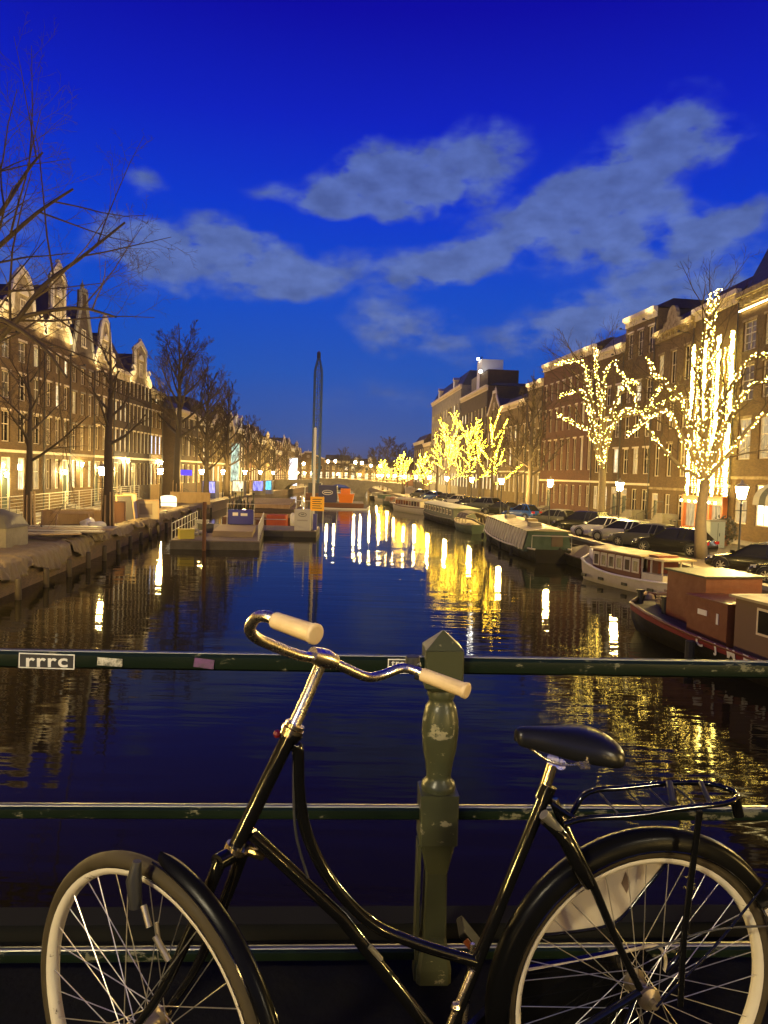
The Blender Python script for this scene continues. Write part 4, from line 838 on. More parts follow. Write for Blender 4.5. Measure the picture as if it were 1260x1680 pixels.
for i, (px, Y) in enumerate(((884,70),(893,71),(918,68),(928,67),(1004,62),(1100,57),(1108,56.5),(1036,60))):
    small_bike(f'parked bicycle by the right house fronts, {ordn[i]} of eight from the far end', xat(px,Y,QZ), Y, 1.2+rnd.uniform(-.3,.3))
# ------------------------------------------------------------------ boats
STEEL_ = M('rail_steel', (.4,.38,.32), .4, .3)
HULLW = M('cream_hull_paint', (.62,.57,.44), .4, var=(3,(.5,.44,.32),.3)); HULLB = M('black_hull_paint', (.007,.007,.006), .5, spec=.15, var=(2,(.016,.013,.01),.2)); HULLG = M('green_hull_paint', (.03,.055,.035), .5, var=(2,(.05,.07,.045),.3))
MAROON = M('maroon_paint', (.10,.016,.010), .45, var=(2,(.13,.03,.018),.3)); RBOX = M('red_brown_steel', (.18,.045,.016), .55, var=(2,(.11,.026,.010),.3), bump=(3,.5,.03)); ROOFC = M('cream_roof', (.44,.37,.20), .6, var=(1.5,(.28,.22,.11),.3), bump=(2,.5,.05)); DECK = M('pale_deck', (.42,.36,.24), .7, var=(2,(.3,.25,.16),.3))
GCAN = M('green_canvas', (.05,.085,.055), .8, var=(2,(.035,.06,.04),.3)); BROWNC = M('brown_canvas', (.12,.09,.05), .9, var=(2,(.2,.15,.08),.3))
def hull(L, B, zs, bowup=.5, sternup=.15, n=14, full=.35, keel=-.35):
    """rings from stern (-L/2) to bow (+L/2); zs = sheer height amidships. Returns (ring list, half-beam fn, sheer fn)."""
    def hb(t): return B/2*max(.02, (1-abs(2*t-1)**(3.2))**full if t > .5 else (.62+.38*math.sin(min(1, t*2.2)*math.pi/2)))
    def sh(t): return zs+bowup*max(0, t-.5)**2*4+sternup*max(0, .4-t)**2*6
    rings = []
    for i in range(n+1):
        t = i/n; x = -L/2+L*t; b = hb(t); s = sh(t); rk = .28*max(0, t-.8)*5*.35
        rings.append([(x+rk,-b,s),(x+rk*.7,-b*.97,s*.5),(x,-b*.86,.0),(x-rk*.5,-b*.55,keel),(x-rk*.5,b*.55,keel),(x,b*.86,.0),(x+rk*.7,b*.97,s*.5),(x+rk,b,s)])
    return rings, hb, sh
def mk_hull(t, L, B, zs, mat, deckmat, bowup=.5, sternup=.15, rubmat=None, dz=.12):
    rings, hb, sh = hull(L, B, zs, bowup, sternup); MB().loft(rings, closed=False, cap=False).add(rings[0], [(0,1,2,3,4,5,6,7)]).build('hull', mat, t, auto=50)
    n = len(rings); vs = []
    for r in rings: vs += [(r[0][0],r[0][1]*.97,r[0][2]-dz),(r[0][0],r[7][1]*.97,r[0][2]-dz)]
    MB().add(vs, [(2*i,2*i+2,2*i+3,2*i+1) for i in range(n-1)]).build('deck', deckmat, t)
    for s in (0, 7): MB().tube([Vector(r[s])+Vector((0,0,.0)) for r in rings], .055, 6).build('gunwale', rubmat or deckmat, t, smooth=True)
    return rings, hb, sh
def boat(name, label, x, y, deg, cat='boat'): return thing(name, label, cat, (x, y, 0), R(deg))
# 1 saloon boat
b = boat('saloon_boat', 'cream saloon boat with maroon arched-window cabin and cream roof', 12.05, 34.8, 109)
mk_hull(b, 7.6, 2.35, .62, HULLW, DECK, .55, .1, WHITE)
cb = MB(); hw = .86
cab = MB().box((-1.3,-hw,.55),(2.3,hw,.85))
for s in (-1, 1):
    for k in range(7): xx = -1.3+k*.6; cab.box((xx-.05 if k else xx, s*hw-.03, .85),(xx+.05 if k < 6 else xx, s*hw+.03, 1.62))
cab.box((-1.3,-hw,1.52),(2.3,hw,1.64)).box((2.24,-hw+.03,.85),(2.3,hw-.03,1.52)); cab.build('cabin', MAROON, b)
for s in (-1, 1):
    for k in range(6):
        a0 = -1.25+k*.6; MB().box((a0,s*hw-.045,.86),(a0+.07,s*hw+.045,1.51)).box((a0+.43,s*hw-.045,.86),(a0+.5,s*hw+.045,1.51)).box((a0+.07,s*hw-.045,1.40),(a0+.43,s*hw+.045,1.51)).box((a0+.07,s*hw-.045,.86),(a0+.43,s*hw+.045,.92)).build('window_frame', HULLW, b)
        MB().box((a0+.07,s*hw-.012,.92),(a0+.43,s*hw+.012,1.40)).build('pane', GLASS_B if k % 2 else PW_DIM, b)
MB().loft([[(-1.5,-1.02,1.645),(-1.5,-1.0,1.70),(-1.5,0,1.80),(-1.5,1.0,1.70),(-1.5,1.02,1.645)],[(2.5,-1.0,1.645),(2.5,-.98,1.70),(2.5,0,1.80),(2.5,.98,1.70),(2.5,1.0,1.645)]]).build('roof', ROOFC, b)
wh = MB().box((-2.75,-.8,.55),(-1.32,.8,.95)); 
for s in (-1,1):
    for xx in (-2.72,-2.0,-1.38): wh.box((xx,s*.8-.03,.951),(xx+.06,s*.8+.03,1.58))
wh.build('wheelhouse', HULLW, b); MB().box((-2.1,-.55,.96),(-1.4,.55,1.75)).build('wheelhouse_door', MAROON, b); MB().loft([[(-2.9,-.9,1.585),(-2.9,.9,1.585),(-2.9,.8,1.66),(-2.9,-.8,1.66)],[(-1.55,-.9,1.585),(-1.55,.9,1.585),(-1.55,.8,1.66),(-1.55,-.8,1.66)]]).build('wheelhouse_roof', ROOFC, b)
for xx in (-2.4,-.6,1.2,2.6): MB().box((xx-.18,1.12,.22),(xx+.18,1.2,.36)).build('fender', BLK, b)
MB().loft([[(3.35,-.12,.9),(3.35,.12,.9),(3.35,.1,1.25),(3.35,-.1,1.25)],[(3.85,-.06,1.1),(3.85,.06,1.1),(3.8,.04,1.6),(3.8,-.04,1.6)]]).build('stem_post', WHITE, b)
# 2 black barge with red stripe
b = boat('black_barge', 'long black cargo barge with red lettered stripe, cut by the right edge', 11.55, 17.6, 102.7)
rings, hb, sh = mk_hull(b, 18, 4.0, .66, HULLB, M('barge_deck', (.05,.036,.024), .7, var=(2,(.09,.065,.04),.3)), .36, .2, MAROON, .16)
REDS = M('red_stripe_paint', (.15,.010,.014), .5)
for sgn, ii in ((1, 7), (-1, 0)):
    sv = []
    for i in range(3, len(rings)): r = rings[i]; u = Vector(r[ii]); l = Vector(r[6 if ii else 1]); n_ = Vector((0, sgn*.012, 0)); sv += [u.lerp(l,.08)+n_, u.lerp(l,.52)+n_]
    k = len(sv)//2; MB().add(sv, [(2*i,2*i+1,2*i+3,2*i+2) for i in range(k-1)]).build('stripe', REDS, b)
RMb = Matrix.Translation(b.location) @ Matrix.Rotation(R(102.7), 4, 'Z')
for ch, t in zip('CJMEND', (.685,.645,.61,.578,.545,.512)):
    i = t*14; j = int(i); f = i-j
    u = Vector(rings[j][7]).lerp(Vector(rings[j+1][7]), f); l = Vector(rings[j][6]).lerp(Vector(rings[j+1][6]), f); c = u.lerp(l, .30)+Vector((0,.035,0)); tx = (Vector(rings[j+1][7])-Vector(rings[j][7])).normalized(); up = (u-l).normalized(); ny = (-tx).cross(up).normalized()
    if ny.y < 0: ny = -ny
    rot = Matrix((-tx, up, (-tx).cross(up))).transposed().to_4x4()
    text('letter', ch, .36, RMb @ Matrix.Translation(c) @ rot, M('letter_white', (.7,.68,.62), .5), b, .004, .012, sx=1.25)
MB().box((4.75,-1.15,.5),(6.7,.80,2.18)).build('fore_cabin', RBOX, b); MB().box((4.65,-1.25,2.184),(6.8,.9,2.24)).build('fore_cabin_roof', BLK, b); MB().box((2.85,.35,.5),(4.6,1.50,1.70)).build('side_locker', RBOX, b); MB().box((2.8,.3,1.704),(4.65,1.55,1.75)).build('locker_lid', MAROON, b)
MB().box((3.2,1.501,1.1),(3.28,1.52,1.4)).box((3.7,1.501,1.25),(4.1,1.52,1.4)).build('latch', WHITE, b)
dh = MB().box((-7.5,-1.45,.5),(2.6,1.45,1.98)).build('deck_house', M('brown_steel', (.10,.05,.03), .55, var=(2,(.15,.08,.05),.3)), b)
MB().box((-7.7,-1.6,1.984),(2.7,1.6,2.05)).build('deck_house_roof', ROOFC, b)
for k in range(9):
    xx = 1.4-k*1.0; MB().box((xx-.36,1.452,1.15),(xx+.36,1.475,1.85)).build('window_frame', TRIM, b); MB().add([(xx-.30,1.48,1.21),(xx+.30,1.48,1.21),(xx+.30,1.48,1.79),(xx-.30,1.48,1.79)], [(0,1,2,3)]).build('pane', [GLASS_D, PW_DIM, GLASS_B][k % 3], b)
for xx, zz in ((1.8,2.05),(-5.5,2.05)): MB().box((xx-.5,-.5,zz+.004),(xx+.5,.5,zz+.16)).build('hatch', ROOFC, b)
MB().loft([[(.8,-1.4,2.055),(.8,.2,2.055),(.5,0,2.5),(.5,-1.2,2.5)],[(-3.2,-1.4,2.055),(-3.2,.2,2.055),(-3.0,0,2.42),(-3.0,-1.2,2.42)]]).build('tarpaulin_cover', BLK, b)
MB().box((6.95,-.5,.6),(7.5,.5,1.05)).build('fore_hatch', DARKW, b); MB().tube([(7.9+.22*math.cos(k*.7),.1+.22*math.sin(k*.7),.86+.012*k) for k in range(36)], .045, 5).build('rope_coil', M('rope', (.35,.27,.15), .9), b)
for xx in (6.85, 8.3): MB().lathe([(.11,0),(.11,.5),(.16,.52),(.16,.58)], 8, (xx,.75,.7)).build('bollard', BLK, b)
for t in (3.5, -.5, -4): MB().tube([(t,2.14,.1),(t,2.14,.6)], .13, 8).build('fender', TYRE, b)
MB().ball((8.9,.0,.85), .20, 8).build('bow_fender', M('rope', (.35,.27,.15), .9), b)
for k, (a, c_) in enumerate((((8.3,.5,.95),(15.2,22.5)),((-2,-1.9,.7),(16.2,11.5)))):
    p = RMb @ Vector(a); q = Vector((c_[0]-.6, c_[1], QZ+.3)); t = thing('mooring_line', ['mooring line from the bow of the black barge to the quay','mooring line amidships from the black barge to the quay'][k], 'rope', p); MB().tube([p, (p+q)/2-Vector((0,0,.25)), q], .02, 5).build('rope', M('rope', (.35,.27,.15), .9), t, world=True)
# 3 green houseboat
b = boat('green_houseboat', 'long green houseboat with cream roof and slanting panelled side', 9.9, 53.2, 91.5)
mk_hull(b, 18.5, 3.5, .62, HULLB, HULLG, .3, .2, HULLW)
MB().loft([[(-8.0,-1.5,.55),(-8.0,1.5,.55),(-8.0,1.2,1.82),(-8.0,-1.2,1.82)],[(6.5,-1.45,.6),(6.5,1.45,.6),(6.5,1.15,1.9),(6.5,-1.15,1.9)],[(8.2,-.5,.75),(8.2,.5,.75),(8.0,.4,1.7),(8.0,-.4,1.7)]]).build('cabin', GCAN, b)
MB().loft([[(-8.15,-1.38,1.826),(-8.15,1.38,1.826),(-8.15,0,1.98)],[(6.6,-1.35,1.906),(6.6,1.35,1.906),(6.6,0,2.08)],[(8.1,-.5,1.75),(8.1,.5,1.75),(8.1,0,1.85)]]).build('roof', ROOFC, b)
SP = M('side_panel', (.40,.36,.25), .7, var=(2,(.3,.27,.18),.3))
for k in range(16):
    x0 = -7.8+k*.92; MB().loft([[(x0,1.56,.66),(x0+.76,1.56,.66),(x0+.76,1.53,.66),(x0,1.53,.66)],[(x0,1.30,1.76),(x0+.76,1.30,1.76),(x0+.76,1.27,1.76),(x0,1.27,1.76)]]).build('panel', SP, b)
    MB().bar((x0+.84,1.60,.62),(x0+.84,1.28,1.84),.05).build('rib', HULLW, b)
for xx in (-6,-2,2,5.5): MB().tube([(xx,1.85,.1),(xx,1.85,.6)], .11, 8).build('fender', TYRE, b)
MB().box((-8.06,-.9,.9),(-8.02,-.2,1.6)).build('door', DARKW, b)
for k, (x, y) in enumerate(((-5.5,.3),(-1.5,-.4),(3.0,.2))): MB().box((x-.5,y-.35,1.93),(x+.5,y+.35,2.22)).build('skylight', [GREYST,BROWNC,GREYST][k], b)
MB().tube([(5.0,.0,1.95),(5.0,.0,2.8)], .07, 6).build('chimney_pipe', IRON, b); MB().tube([(-8.9,1.2,.8),(-8.9,1.2,1.6),(-8.9,-1.2,1.6),(-8.9,-1.2,.8)], .03, 5).build('stern_rail', STEEL_, b)
b = boat('covered_sloop', 'small dark covered sloop moored behind the green houseboat', 12.4-.5, 43.2, 95); mk_hull(b, 6.5, 1.9, .6, HULLB, DARKW, .4, .1, DARKW)
MB().loft([[(-2.6,-.75,.6),(-2.6,.75,.6),(-2.6,0,.95)],[(0,-.85,.6),(0,.85,.6),(0,0,1.25)],[(2.2,-.5,.65),(2.2,.5,.65),(2.2,0,.9)]]).build('cover', BROWNC, b)
b = boat('canopy_boat', 'small boat with bowed canopy frame ahead of the long grey houseboat', 8.05, 68.5, 97); mk_hull(b, 6.6, 2.3, .7, HULLG, DECK, .4, .1, DECK)
for xx in (-2,-.8,.4,1.6): MB().tube([(xx,-1.0,.7),(xx,-.9,1.5),(xx,0,1.85),(xx,.9,1.5),(xx,1.0,.7)], .04, 5).build('canopy_hoop', DECK, b)
MB().loft([[(-2,-.95,1.2),(-2,-.7,1.7),(-2,0,1.9),(-2,.7,1.7),(-2,.95,1.2)],[(1.6,-.95,1.2),(1.6,-.7,1.7),(1.6,0,1.9),(1.6,.7,1.7),(1.6,.95,1.2)]], closed=False, cap=False).build('canopy', BROWNC, b)
b = boat('grey_houseboat', 'long low houseboat with pale grey-green roof, farther than the green one', 7.05, 81.5, 98); mk_hull(b, 19, 3.3, .7, HULLB, DARKW, .2, .1, GREYST)
MB().box((-8.2,-1.3,.62),(7,1.3,1.85)).build('cabin', M('slate_green', (.07,.08,.06), .6), b); MB().loft([[(-8.4,-1.5,1.854),(-8.4,1.5,1.854),(-8.4,0,2.15)],[(7.2,-1.5,1.854),(7.2,1.5,1.854),(7.2,0,2.15)]]).build('roof', M('pale_roof', (.34,.36,.27), .6), b)
for k in range(10): xx = -7.2+k*1.5; MB().box((xx,1.302,1.1),(xx+.8,1.33,1.65)).build('window', TRIM, b); MB().add([(xx+.08,1.335,1.18),(xx+.72,1.335,1.18),(xx+.72,1.335,1.57),(xx+.08,1.335,1.57)], [(0,1,2,3)]).build('pane', PW_DIM if k % 2 else GLASS_D, b)
b = boat('far_saloon_boat', 'far cream canal cruise boat with windows all round', 4.1, 99.5, 110); mk_hull(b, 13, 2.9, .8, HULLW, DECK, .4, .1, MAROON)
MB().box((-4.6,-1.15,.7),(4.4,1.15,1.75)).build('cabin', HULLW, b); MB().loft([[(-4.8,-1.3,1.754),(-4.8,1.3,1.754),(-4.8,0,1.95)],[(4.6,-1.3,1.754),(4.6,1.3,1.754),(4.6,0,1.95)]]).build('roof', ROOFC, b)
for k in range(9): xx = -4.3+k*.96; MB().box((xx,1.152,1.0),(xx+.75,1.17,1.6)).build('pane', GLASS_B if k % 3 else MAROON, b)
for i, (x, Y, L) in enumerate(((2.4,113,8),(1.2,124,7),(-.2,137,9),(-1.6,151,8))):
    b = boat('moored_boat', f'small moored boat by the bending right quay, {ordn[i]} past the far cruise boat', x, Y, 104); mk_hull(b, L, 2.2, .6, [HULLB,HULLG,HULLW,HULLB][i], DECK, .3, .1, DARKW); MB().box((-L*.3,-.8,.5),(L*.15,.8,1.3)).build('cabin', [GREYST,MAROON,GCAN,GREYST][i], b); b['group'] = 'small boats along the far right quay'

# ------------------------------------------------------------------ the works on the left quay
CANV = M('canvas_tarp', (.13,.10,.05), .85, var=(1.6,(.25,.19,.10),.3), bump=(4,1,.10)); SAND = M('site_sand', (.19,.125,.06), .95, var=(1.6,(.07,.045,.025),.2), bump=(5,.9,.08)); PLY = M('plywood', (.46,.30,.11), .6, var=(2.5,(.28,.18,.07),.3,(1,1,.3)))
STEEL = M('galvanised_steel', (.50,.48,.40), .45, .15); RUST = M('rusty_steel', (.12,.055,.03), .75, .2, var=(3,(.2,.09,.04),.3)); GRIME = M('dirty_deck', (.13,.10,.06), .8, var=(1.8,(.26,.2,.12),.25))
# heaped ground along the quay edge
def heap():
    mb = MB(); ys = [22+i*1.0 for i in range(70)]; rg = random.Random(4); nx = 9
    for y in ys:
        for k in range(nx):
            xq = lerp(QL, y); u = k/(nx-1); x = xq-.25-u*5.5; z = QZ+.02+.22*math.sin(math.pi*min(1, u*1.1))*(.5+.5*math.sin(y*.55+u*3))*(.6+.6*rg.random())
            mb.v.append((x, y, z))
    n = len(ys)
    for i in range(n-1):
        for k in range(nx-1): mb.f.append((i*nx+k, i*nx+k+1, (i+1)*nx+k+1, (i+1)*nx+k)); mb.mi.append(0)
    tag(mb.build('sand', SAND, smooth=True), 'trodden sand and rubble along the left quay edge', 'sand', kind='stuff')
heap()
def tarp(i, y0, y1, drop, top):
    rg = random.Random(i+40); xm = lerp(QL, (y0+y1)/2); t = thing('tarpaulin', f'tan tarpaulin hung over the left quay edge, {ordn[i]} from the near end', 'tarpaulin', (xm, (y0+y1)/2, QZ), 0, 'tarpaulins over the left quay edge')
    mb = MB(); ny, nx = 44, 12; ph = rg.uniform(0, 6)
    for j in range(ny+1):
        y = y0+(y1-y0)*j/ny; v = j/ny; sag = math.sin(math.pi*v)
        for k in range(nx+1):
            u = k/nx; xq = lerp(QL, y)
            if u < .45: x = xq-top+top*u/.45; z = QZ+.13+.06*abs(math.sin(y*2.3+u*4+ph))+.035*math.sin(y*9+u*9)+.015*rg.random()
            else:
                q = (u-.45)/.55; x = xq+.08+.22*q*(.6+.4*sag)+q*(.07*math.sin(y*7.3+ph+q*1.5)+.045*math.sin(y*17+ph*2)); z = QZ+.14-drop*(.45+.55*sag)*q**.8+.05*math.sin(y*5+q*4)
            mb.v.append((x, y, z))
    for j in range(ny):
        for k in range(nx): mb.f.append((j*(nx+1)+k, j*(nx+1)+k+1, (j+1)*(nx+1)+k+1, (j+1)*(nx+1)+k)); mb.mi.append(0)
    o = mb.build('cloth', CANV, t, smooth=True, world=True); md = o.modifiers.new('s', 'SOLIDIFY'); md.thickness = .02
y = 22.5; i = 0
while y < 84: w_ = rnd.uniform(3.2, 5.6); tarp(i, y, y+w_-.15, rnd.uniform(.75,1.05) if i < 4 else rnd.uniform(.35,.8), 2.6 if i < 3 else rnd.uniform(.5,1.0)); y += w_; i += 1
pm = MB().lathe([(.12,-1.4),(.12,.75),(.09,.8)], 8).mesh('timber_pile', M('wet_pile', (.022,.014,.008), .7, var=(6,(.04,.028,.015),.3,(1,1,.2))), True)
for i in range(20):
    y = 24+i*3.0; o = link('timber_pile', pm, None, (lerp(QL,y)+.75, y, 0)); tag(o, 'dark timber pile standing in the water below the tarpaulins', 'pile', 'timber piles along the left quay')
# construction fence of separate panels
def fence_panel(label, p, q, wires=True, h=2.0, grp='mesh construction fence panels'):
    p = Vector(p); q = Vector(q); d = q-p; L = d.length-.06; t = thing('fence_panel', label, 'fence', p, math.atan2(d.y, d.x), grp)
    MB().tube([(0,0,.05),(0,0,h)], .028, 6).tube([(L,0,.05),(L,0,h)], .028, 6).tube([(0,0,h-.03),(L,0,h-.03)], .026, 6).tube([(0,0,.18),(L,0,.18)], .026, 6).build('frame', STEEL, t)
    mb = MB()
    for k in range(1, 9): mb.bar((0,0,.18+(h-.2)*k/9),(L,0,.18+(h-.2)*k/9),.02)
    mb.build('wire', STEEL, t)['kind'] = 'stuff'
    MB().box((-.1,-.3,0),(.1,.3,.12)).build('foot', GREYST, t)
for i in range(11):
    ya = 38+i*3.5; f = lambda y: lerp(QL, y)-5.2-.02*(y-38)
    fence_panel(f'white mesh fence panel on the left quay, {ordn[i]} from the near end', (f(ya),ya,QZ), (f(ya+3.5),ya+3.5,QZ))
def board(name, label, px, py, Y, w, h, mat, tilt=0, rz=1.3, cat='board', z=QZ+.03):
    x = xat(px, Y, QZ); t = thing(name, label, cat, (x, Y, z), rz); mt = Matrix.Rotation(-tilt, 4, 'X'); MB().box((-w/2,-.02,0),(w/2,.02,h), mt).build('panel', mat, t)
    MB().box((-w/2,-.06,0),(-w/2+.08,-.021,h), mt).box((w/2-.08,-.06,0),(w/2,-.021,h), mt).box((-w/2+.081,-.06,h-.09),(w/2-.081,-.021,h), mt).build('batten', PLANK, t); return t
board('plywood_board', 'yellow plywood hoarding behind the brown sawhorse', 112, 0, 45.5, 3.4, 1.1, PLY, 0, .9); board('plywood_board', 'yellow plywood hoarding just left of the near lamp', 152, 0, 47, 2.0, 1.0, PLY, 0, .9)
board('plywood_board', 'orange plywood board right of the straight tree', 190, 0, 49.5, 1.3, 1.5, M('orange_ply', (.5,.26,.09), .6), 0, .7); board('plywood_board', 'long tan hoarding beside the rounded elm', 312, 0, 80, 4.2, 1.3, PLY, 0, .2)
board('leaning_panel', 'dark panel leaning steeply against the fence', 208, 0, 52, 1.2, 2.0, M('dark_panel', (.06,.055,.05), .6), .45, .6); board('leaning_panel', 'grey steel panel leaning beside the dark one', 217, 0, 53, 1.0, 2.1, STEEL, .42, .6)
lp = board('leaning_panel', 'cream panel with a small framed opening leaning on the fence', 238, 0, 54.5, 2.0, 1.5, M('cream_panel', (.34,.28,.16), .6), .35, .35)
MB().box((-.4,-.05,.35),(.5,-.022,1.2), Matrix.Rotation(-.35, 4, 'X')).build('opening', M('panel_recess', (.20,.15,.09), .7), lp)
sh_ = thing('sawhorse', 'brown wooden sawhorse in front of the yellow hoarding', 'sawhorse', (xat(120,43.6,QZ+.2),43.6,QZ+.15), .4)
MB().box((-1.1,-.06,.85),(1.1,.06,1.0)).build('beam', PLANK, sh_)
for sx in (-.95,.95):
    for sy in (-.35,.35): MB().bar((sx,sy,0),(sx*.9,0,.86),.08).build('leg', PLANK, sh_)
def bag(label, px, Y, r, seed):
    rg = random.Random(seed); bmm = bmesh.new(); bmesh.ops.create_icosphere(bmm, subdivisions=3, radius=r)
    for v in bmm.verts: v.co += v.co.normalized()*(.16*r*math.sin(v.co.x*9+seed)+.14*r*math.sin(v.co.z*11+v.co.y*7)+.03*rg.random()); v.co.z = max(v.co.z*.75, -.35*r)+.35*r
    me = bpy.data.meshes.new('bag'); bmm.to_mesh(me); bmm.free(); me.materials.append(M('white_bag', (.72,.70,.62), .6)); [setattr(p, 'use_smooth', True) for p in me.polygons]
    o = link('bag', me, None, (xat(px,Y,QZ+.4),Y,QZ+.2)); tag(o, label, 'bag', 'white rubble bags by the near lamp')
bag('larger white rubble bag, left of the pair by the straight tree', 146, 43.6, .5, 1); bag('smaller white rubble bag, right of the pair by the straight tree', 159, 43.2, .42, 5)
rb = thing('red_machine', 'small red compactor lying on the planks of the left quay', 'machine', (xat(83,40,QZ+.2),40,QZ+.12)); MB().box((-.3,-.15,0),(.3,.15,.1)).build('plate', RUST, rb); MB().ball((-.1,0,.2), .16, 8).ball((.16,0,.17), .12, 8).build('engine', M('red_enamel', (.5,.02,.015), .35), rb); MB().tube([(-.25,0,.1),(-.6,0,.5)], .02, 5).build('handle', IRON, rb)
for i, (px, Y, rz, L) in enumerate(((95,38,.2,4.5),(105,39.4,.25,5),(120,40.8,.2,4.6),(60,36,.5,4))): o = MB().box((-L/2,-.5,0),(L/2,.5,.06)).build('scaffold_plank', PLANK if i % 2 else DECK); o.location = (xat(px,Y,QZ+.3),Y,QZ+.42+i*.002); o.rotation_euler.z = rz; tag(o, f'broad planks laid over the site sand, {ordn[i]} of four', 'plank', 'planks on the site')
hut = thing('covered_stack', 'grey tarpaulin-covered stack at the left edge of the picture', 'stack', (xat(-12,33,QZ),33,QZ)); 
MB().box((-1.1,-1,0),(1.1,1,1.0)).build('base', GREYST, hut); MB().loft([[(-1.15,-1.05,1.004),(1.15,-1.05,1.004),(1.15,1.05,1.004),(-1.15,1.05,1.004)],[(-.9,-.8,1.5),(.9,-.8,1.5),(.9,.8,1.5),(-.9,.8,1.5)],[(-.4,-.3,1.8),(.3,-.3,1.75),(.3,.3,1.8),(-.4,.3,1.75)]]).build('cover', M('grey_tarp', (.13,.12,.08), .7, bump=(4,.8,.05)), hut, auto=60)
lt = thing('lit_tank', 'glowing translucent round tank beside the second lamp', 'tank', (xat(276,72,QZ),72,QZ)); MB().lathe([(.75,0),(.8,.2),(.8,.9),(.72,1.1),(.3,1.2)], 14).build('body', emis_mat('tank_glow', (1,.85,.55), 2.2), lt, smooth=True); MB().lathe([(.815,.5),(.815,.56)], 14, cap=False).build('band', STEEL, lt)
# pontoon with blue machine
pon = thing('work_pontoon', 'grey steel work pontoon with railings in front of the left quay', 'pontoon', (-11.5,53.2,0), R(8))
MB().box((-2.75,-7.3,-.3),(2.75,7.3,.5)).build('hull', M('pontoon_steel', (.10,.085,.055), .6, var=(1.5,(.06,.05,.03),.3)), pon, bevel=.03); MB().box((-2.7,-7.25,.504),(2.7,7.25,.56)).build('deck', GRIME, pon)
for s in (-2.65, 2.65):
    for k in range(10): MB().tube([(s,-7.1+k*1.57,.56),(s,-7.1+k*1.57,1.6)], .03, 5).build('rail_post', STEEL, pon)
    MB().tube([(s,-7.1,1.6),(s,7.1,1.6)], .028, 5).tube([(s,-7.1,1.1),(s,7.1,1.1)], .02, 5).build('rail', STEEL, pon)
MB().box((-.4,-4.5,.564),(2.2,1.5,.95)).build('deck_box', M('pontoon_box', (.33,.25,.13), .8), pon)
for k, (x, y) in enumerate(((-1.6,-5),(-1.2,-3.8),(-1.9,-2))): MB().ball((x,y,.75), .3, 8, (1.3,1,.6)).build('coil', M('hose_coil', (.3,.28,.2), .7), pon)
pp = MB().tube([(0,0,-1.4),(0,0,3.0)], .12, 8).build('mooring_pile', RUST); pp.location = (xat(335,45.3,1),45.3,0); tag(pp, 'thin rusty mooring pile standing in front of the work pontoon', 'pile')
bmn = thing('power_unit', 'dark blue hydraulic power unit with dark hoses on the pontoon', 'machine', (-10.9,56.4,.565), R(8)); BLU = M('navy_enamel', (.03,.03,.26), .35, coat=.5)
MB().box((-.95,-.7,.35),(.95,.7,1.45)).build('housing', BLU, bmn, bevel=.05); MB().box((-.8,-.72,0),(.8,.6,.348)).build('skid', BLK, bmn); MB().box((-.6,-.72,1.0),(-.2,-.705,1.25)).box((.0,-.72,1.0),(.5,-.705,1.2)).build('label', WHITE, bmn)
for k in range(6): x = -.8+k*.3; MB().tube(cr([(x,-.2,1.45),(x+.1,-.3,2.0+.15*(k%2)),(x+.15,0,1.9),(x+.1,.3,1.45)], 4), .05, 5).build('hose', IRON, bmn)
def clutter():
    rg = random.Random(12)
    for k, (x, y, c, nm, cat) in enumerate(((-1.9,-6.2,(.5,.42,.05),'yellow plastic crate on the front of the work pontoon','crate'),(-1.2,-1.0,(.05,.05,.05),'black tool chest in the middle of the work pontoon','chest'),(1.6,3.2,(.22,.16,.09),'brown wooden crate at the back of the work pontoon','crate'),(-1.8,2.6,(.3,.3,.25),'grey steel crate beside the power unit','crate'))):
        p = Matrix.Rotation(R(8), 3, 'Z') @ Vector((x, y, 0)); t = thing(nm.split(' ')[1] + '_' + cat, nm, cat, Vector(pon.location)+p+Vector((0,0,.565)), rg.uniform(0,1)); m = M('crate_%d' % k, c, .6)
        MB().box((-.45,-.35,0),(.45,.35,.55)).build('body', m, t, bevel=.02); MB().box((-.48,-.38,.554),(.48,.38,.62)).build('lid', m, t)
clutter()
for k in range(5):
    x = -.9+k*.45; MB().tube([(x,.1,1.45),(x,.1,2.3+.3*(k%3))], .06, 6).ball((x,.1,2.35+.3*(k%3)), .1, 6).build('valve_stack', IRON, bmn)
MB().tube([(-1.0,-.8,.35),(-1.0,-.8,1.9),(1.0,-.8,1.9),(1.0,-.8,.35)], .03, 5).build('guard_rail', STEEL, bmn)
per = thing('person', 'person in dark work clothes standing behind the blue power unit', 'person', (xat(393,58.6,1.5),58.6,1.15), 2.6)
